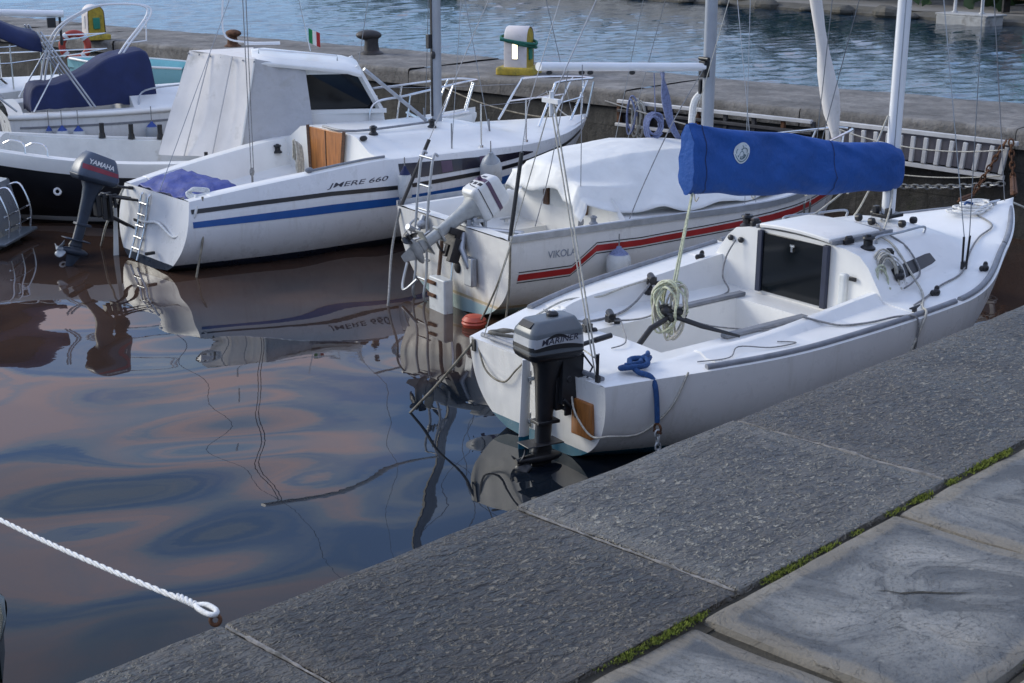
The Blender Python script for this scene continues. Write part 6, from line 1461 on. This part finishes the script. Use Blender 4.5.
tag(mb.build('mooring_ring', 'rust'), 'rusty iron mooring ring set in the edge of the quay', 'mooring ring')

# ------------------------------------------------------------------ pier furniture
def ped(loc, rz, label, sc_=1, lamp=True):
    t = thing('service_pedestal', label, 'service pedestal', Matrix.Translation(loc) @ Matrix.Rotation(rz, 4, 'Z') @ Matrix.Scale(sc_, 4))
    MB().loft([rrect(0, 0, z, .56 - k, .50 - k, .05) for z, k in ((0, 0), (.09, .0), (.11, .03))]).build('plinth', 'yellow', t, 40, .01)
    def arch(w, x):
        pts = [V((x, -w * 1.06, .10)), V((x, -w, .45))]
        pts += [V((x, -w * math.cos(math.pi * i / 10), .50 + w * 1.0 * math.sin(math.pi * i / 10))) for i in range(11)]
        return pts + [V((x, w, .45)), V((x, w * 1.06, .10))]
    mb = MB(); mb.loft([arch(.17, -.17), arch(.18, -.15), arch(.18, .15), arch(.17, .17)], False, False); mb.build('shell', 'ped', t, 40)
    for x in (-.165, .165):
        mb = MB(); a = arch(.155, x); mb.add(a, [tuple(range(len(a)))]); mb.build('socket_panel', 'yellow', t)
        mb = MB(); mb.box((x * 1.05, 0, .32), (.03, .14, .22)); mb.build('socket_box', 'green_post' if x > 0 else 'ped', t, bevel=.01)
    for y in (-.187, .187):
        MB().box((0, y * 1.003, .34), (.075, .02, .22)).build('lamp', 'lamp' if lamp else 'gel_old', t, bevel=.004)
        MB().box((0, y * .99, .34), (.10, .02, .25)).build('lamp_frame', 'ped', t, bevel=.004)
    return t
ped(V((.1, 21.8, 1.2)), R(-18), 'white service pedestal with lit lamp slot on yellow base, green rope round it')
rope('pedestal_rope', [V((.1, 21.8, 1.68)) + V(p) for p in ((-.27, -.25, .03), (-.1, -.23, .0), (.1, -.22, -.03), (.24, -.1, -.05), (.22, .1, -.02), (0, .22, .02), (-.22, .1, .05), (-.23, -.15, .02), (.05, -.235, -.05), (.25, -.05, -.10))], .022, 'rope_green', 'green rope knotted round the lit white pedestal')
ped(V((-7.5, 27.4, 1.2)), R(-55), 'unlit service pedestal on yellow base seen through the white hoop at the left', .9, False)
def bollard(loc, label, s=1, m_='iron', rz=0):
    t = thing('bollard', label, 'bollard', Matrix.Translation(loc) @ Matrix.Rotation(rz, 4, 'Z') @ Matrix.Scale(s, 4))
    MB().lathe([(.20, 0), (.19, .03), (.125, .07), (.11, .2), (.12, .27)], n=20).build('shaft', m_, t)
    mb = MB(); mb.sph((-.04, 0, .31), (.21, .15, .085), 18, 10); mb.build('head', m_, t)
    MB().lathe([(.24, -.01), (.24, .012), (.2, .015)], n=20).build('base_plate', m_, t)
bollard(V((-2.27, 24.6, 1.2)), 'dark mushroom bollard on the pier, left of the lit pedestal', 1.0)
bollard(V((-4.75, 25.9, 1.2)), 'rusty bollard on the pier above the cream canvas tent', .75, 'rust', 2.5)
def wall_pt(u, v, n=-.12):
    p = math.atan(441.5 / 1500); a = (u - 512) / 1500; b = (341.5 - v) / 1500
    d = V((a, math.cos(p) + b * math.sin(p), -math.sin(p) + b * math.cos(p))); o = V((0, 0, H)); q = P0 + PN * n
    return o + d * ((q - o).dot(PN) / d.dot(PN))
# right gangway, white rails with a grey panel
tl, tr, bl, br = wall_pt(828, 122), wall_pt(1018, 144), wall_pt(828, 152), wall_pt(1004, 178)
gw = thing('gangway', 'white railed gangway with grey panel stowed on edge against the pier wall, right end', 'gangway')
def bar(a, b_, w, h, m_, par, nm, off=0):
    mb = MB(); ax = (b_ - a).normalized(); up = V((0, 0, 1)); up = (up - ax * up.dot(ax)).normalized(); s = ax.cross(up)
    mb.loft([[c + s * x * w / 2 + up * z * h / 2 + PN * off for x, z in ((1, 1), (-1, 1), (-1, -1), (1, -1))] for c in (a, b_)]); return mb.build(nm, m_, par, 30, .006)
bar(tl, tr, .06, .05, 'panel_white', gw, 'rail'); bar(bl, br, .06, .05, 'panel_white', gw, 'rail')
mb = MB(); k_ = .06; a, b_, c, d = tl.lerp(bl, .1), tr.lerp(br, .1) , br.lerp(tr, .1), bl.lerp(tl, .1); b_ = a.lerp(b_, .955); c = d.lerp(c, .97)
mb.add([p + PN * .04 for p in (a, b_, c, d)] + [p + PN * .07 for p in (a, b_, c, d)], [(0, 1, 2, 3), (4, 7, 6, 5), (0, 4, 5, 1), (1, 5, 6, 2), (2, 6, 7, 3), (3, 7, 4, 0)]); mb.build('panel', 'panel_grey', gw)
for i in range(15):
    t = i / 14; p, q = tl.lerp(tr, t * .95 + .005), bl.lerp(br, t * .975 + .005); bar(p.lerp(q, .12), q.lerp(p, .1), .04, .05, 'panel_white', gw, 'baluster', -.02).scale = (1, 1, 1)
tl, tr, bl, br = wall_pt(618, 101), wall_pt(812, 122), wall_pt(618, 124), wall_pt(812, 150)
gw = thing('gangway', 'dark rusted gangway with pale top rail hung along the pier wall behind the white tarpaulin', 'gangway')
bar(tl, tr, .06, .045, 'panel_white', gw, 'rail'); bar(bl, br, .06, .05, 'dark_steel', gw, 'rail'); bar(tl.lerp(bl, .4), tr.lerp(br, .4), .05, .04, 'dark_steel', gw, 'rail'); bar(tl.lerp(bl, .98), tl.lerp(tr, .3).lerp(bl.lerp(br, .3), .98), .05, .04, 'panel_white', gw, 'rail', -.05)
for i in range(8): t = i / 7; bar(tl.lerp(tr, t), bl.lerp(br, t), .05, .05, 'dark_steel' if i % 3 else 'rust', gw, 'baluster', .03)
mb = MB(); a, b_, c, d = tl.lerp(bl, .45), tr.lerp(br, .45), tr.lerp(br, .95), tl.lerp(bl, .95); mb.add([p + PN * .06 for p in (a, b_, c, d)], [(0, 1, 2, 3)]); mb.build('panel', 'dark_steel', gw, solid=.02)
# chains
tag(chain_mb(sag(wall_pt(850, 182), wall_pt(1008, 183), .05, 24), .10, .010).build('chain', 'chain'), 'pale galvanised chain hanging level along the pier wall', 'chain')
tag(chain_mb([wall_pt(1006, 141, -.2), wall_pt(985, 175, -.35), wall_pt(972, 196, -.5), TA @ V((5.2, .35, 1.02))], .085, .010).build('chain', 'rust'), 'rusty chain slanting from the gangway end down to the near foredeck', 'chain')
tag(chain_mb([wall_pt(1011, 140, -.2), wall_pt(1013, 178, -.3), TA @ V((5.52, .02, 1.10))], .085, .011).build('chain', 'rust'), 'rusty chain hanging straight down to the stem of the near sailboat', 'chain')
rope('mooring_line', [TA @ V((5.45, 0, 1.04)), TA @ V((5.75, -.2, .9)), TA @ V((6.2, -.7, .7))], .010, 'rope', 'short pale line leading off the bow of the near sailboat to the right', 'mooring line', k=3)
rope('wall_rope', sag(wall_pt(830, 126, -.25), wall_pt(1004, 150, -.25), .12), .008, 'rope', 'thin pale rope sagging across the white gangway rails', k=1)
rope('wall_rope', sag(wall_pt(880, 172, -.2), wall_pt(1000, 176, -.2), .04), .007, 'rope', 'thin rope strung just above the pale wall chain', k=1)
for i, (u, v, lab) in enumerate(((636, 108, 'blue and white ropes hung over the left end of the dark gangway'),)):
    t_ = thing('rope_coil', lab, 'rope', Matrix.Translation(wall_pt(u, v + 8, -.22)))
    for k in range(3): MB().tube(cat(coil_pts((.06 * k - .06, 0, -.03 * k), .06, .22, 2, PD, (0, 0, 1), .03), 2), .013, 6).build('rope_loop', ('rope_lav', 'rope', 'rope')[k], t_)
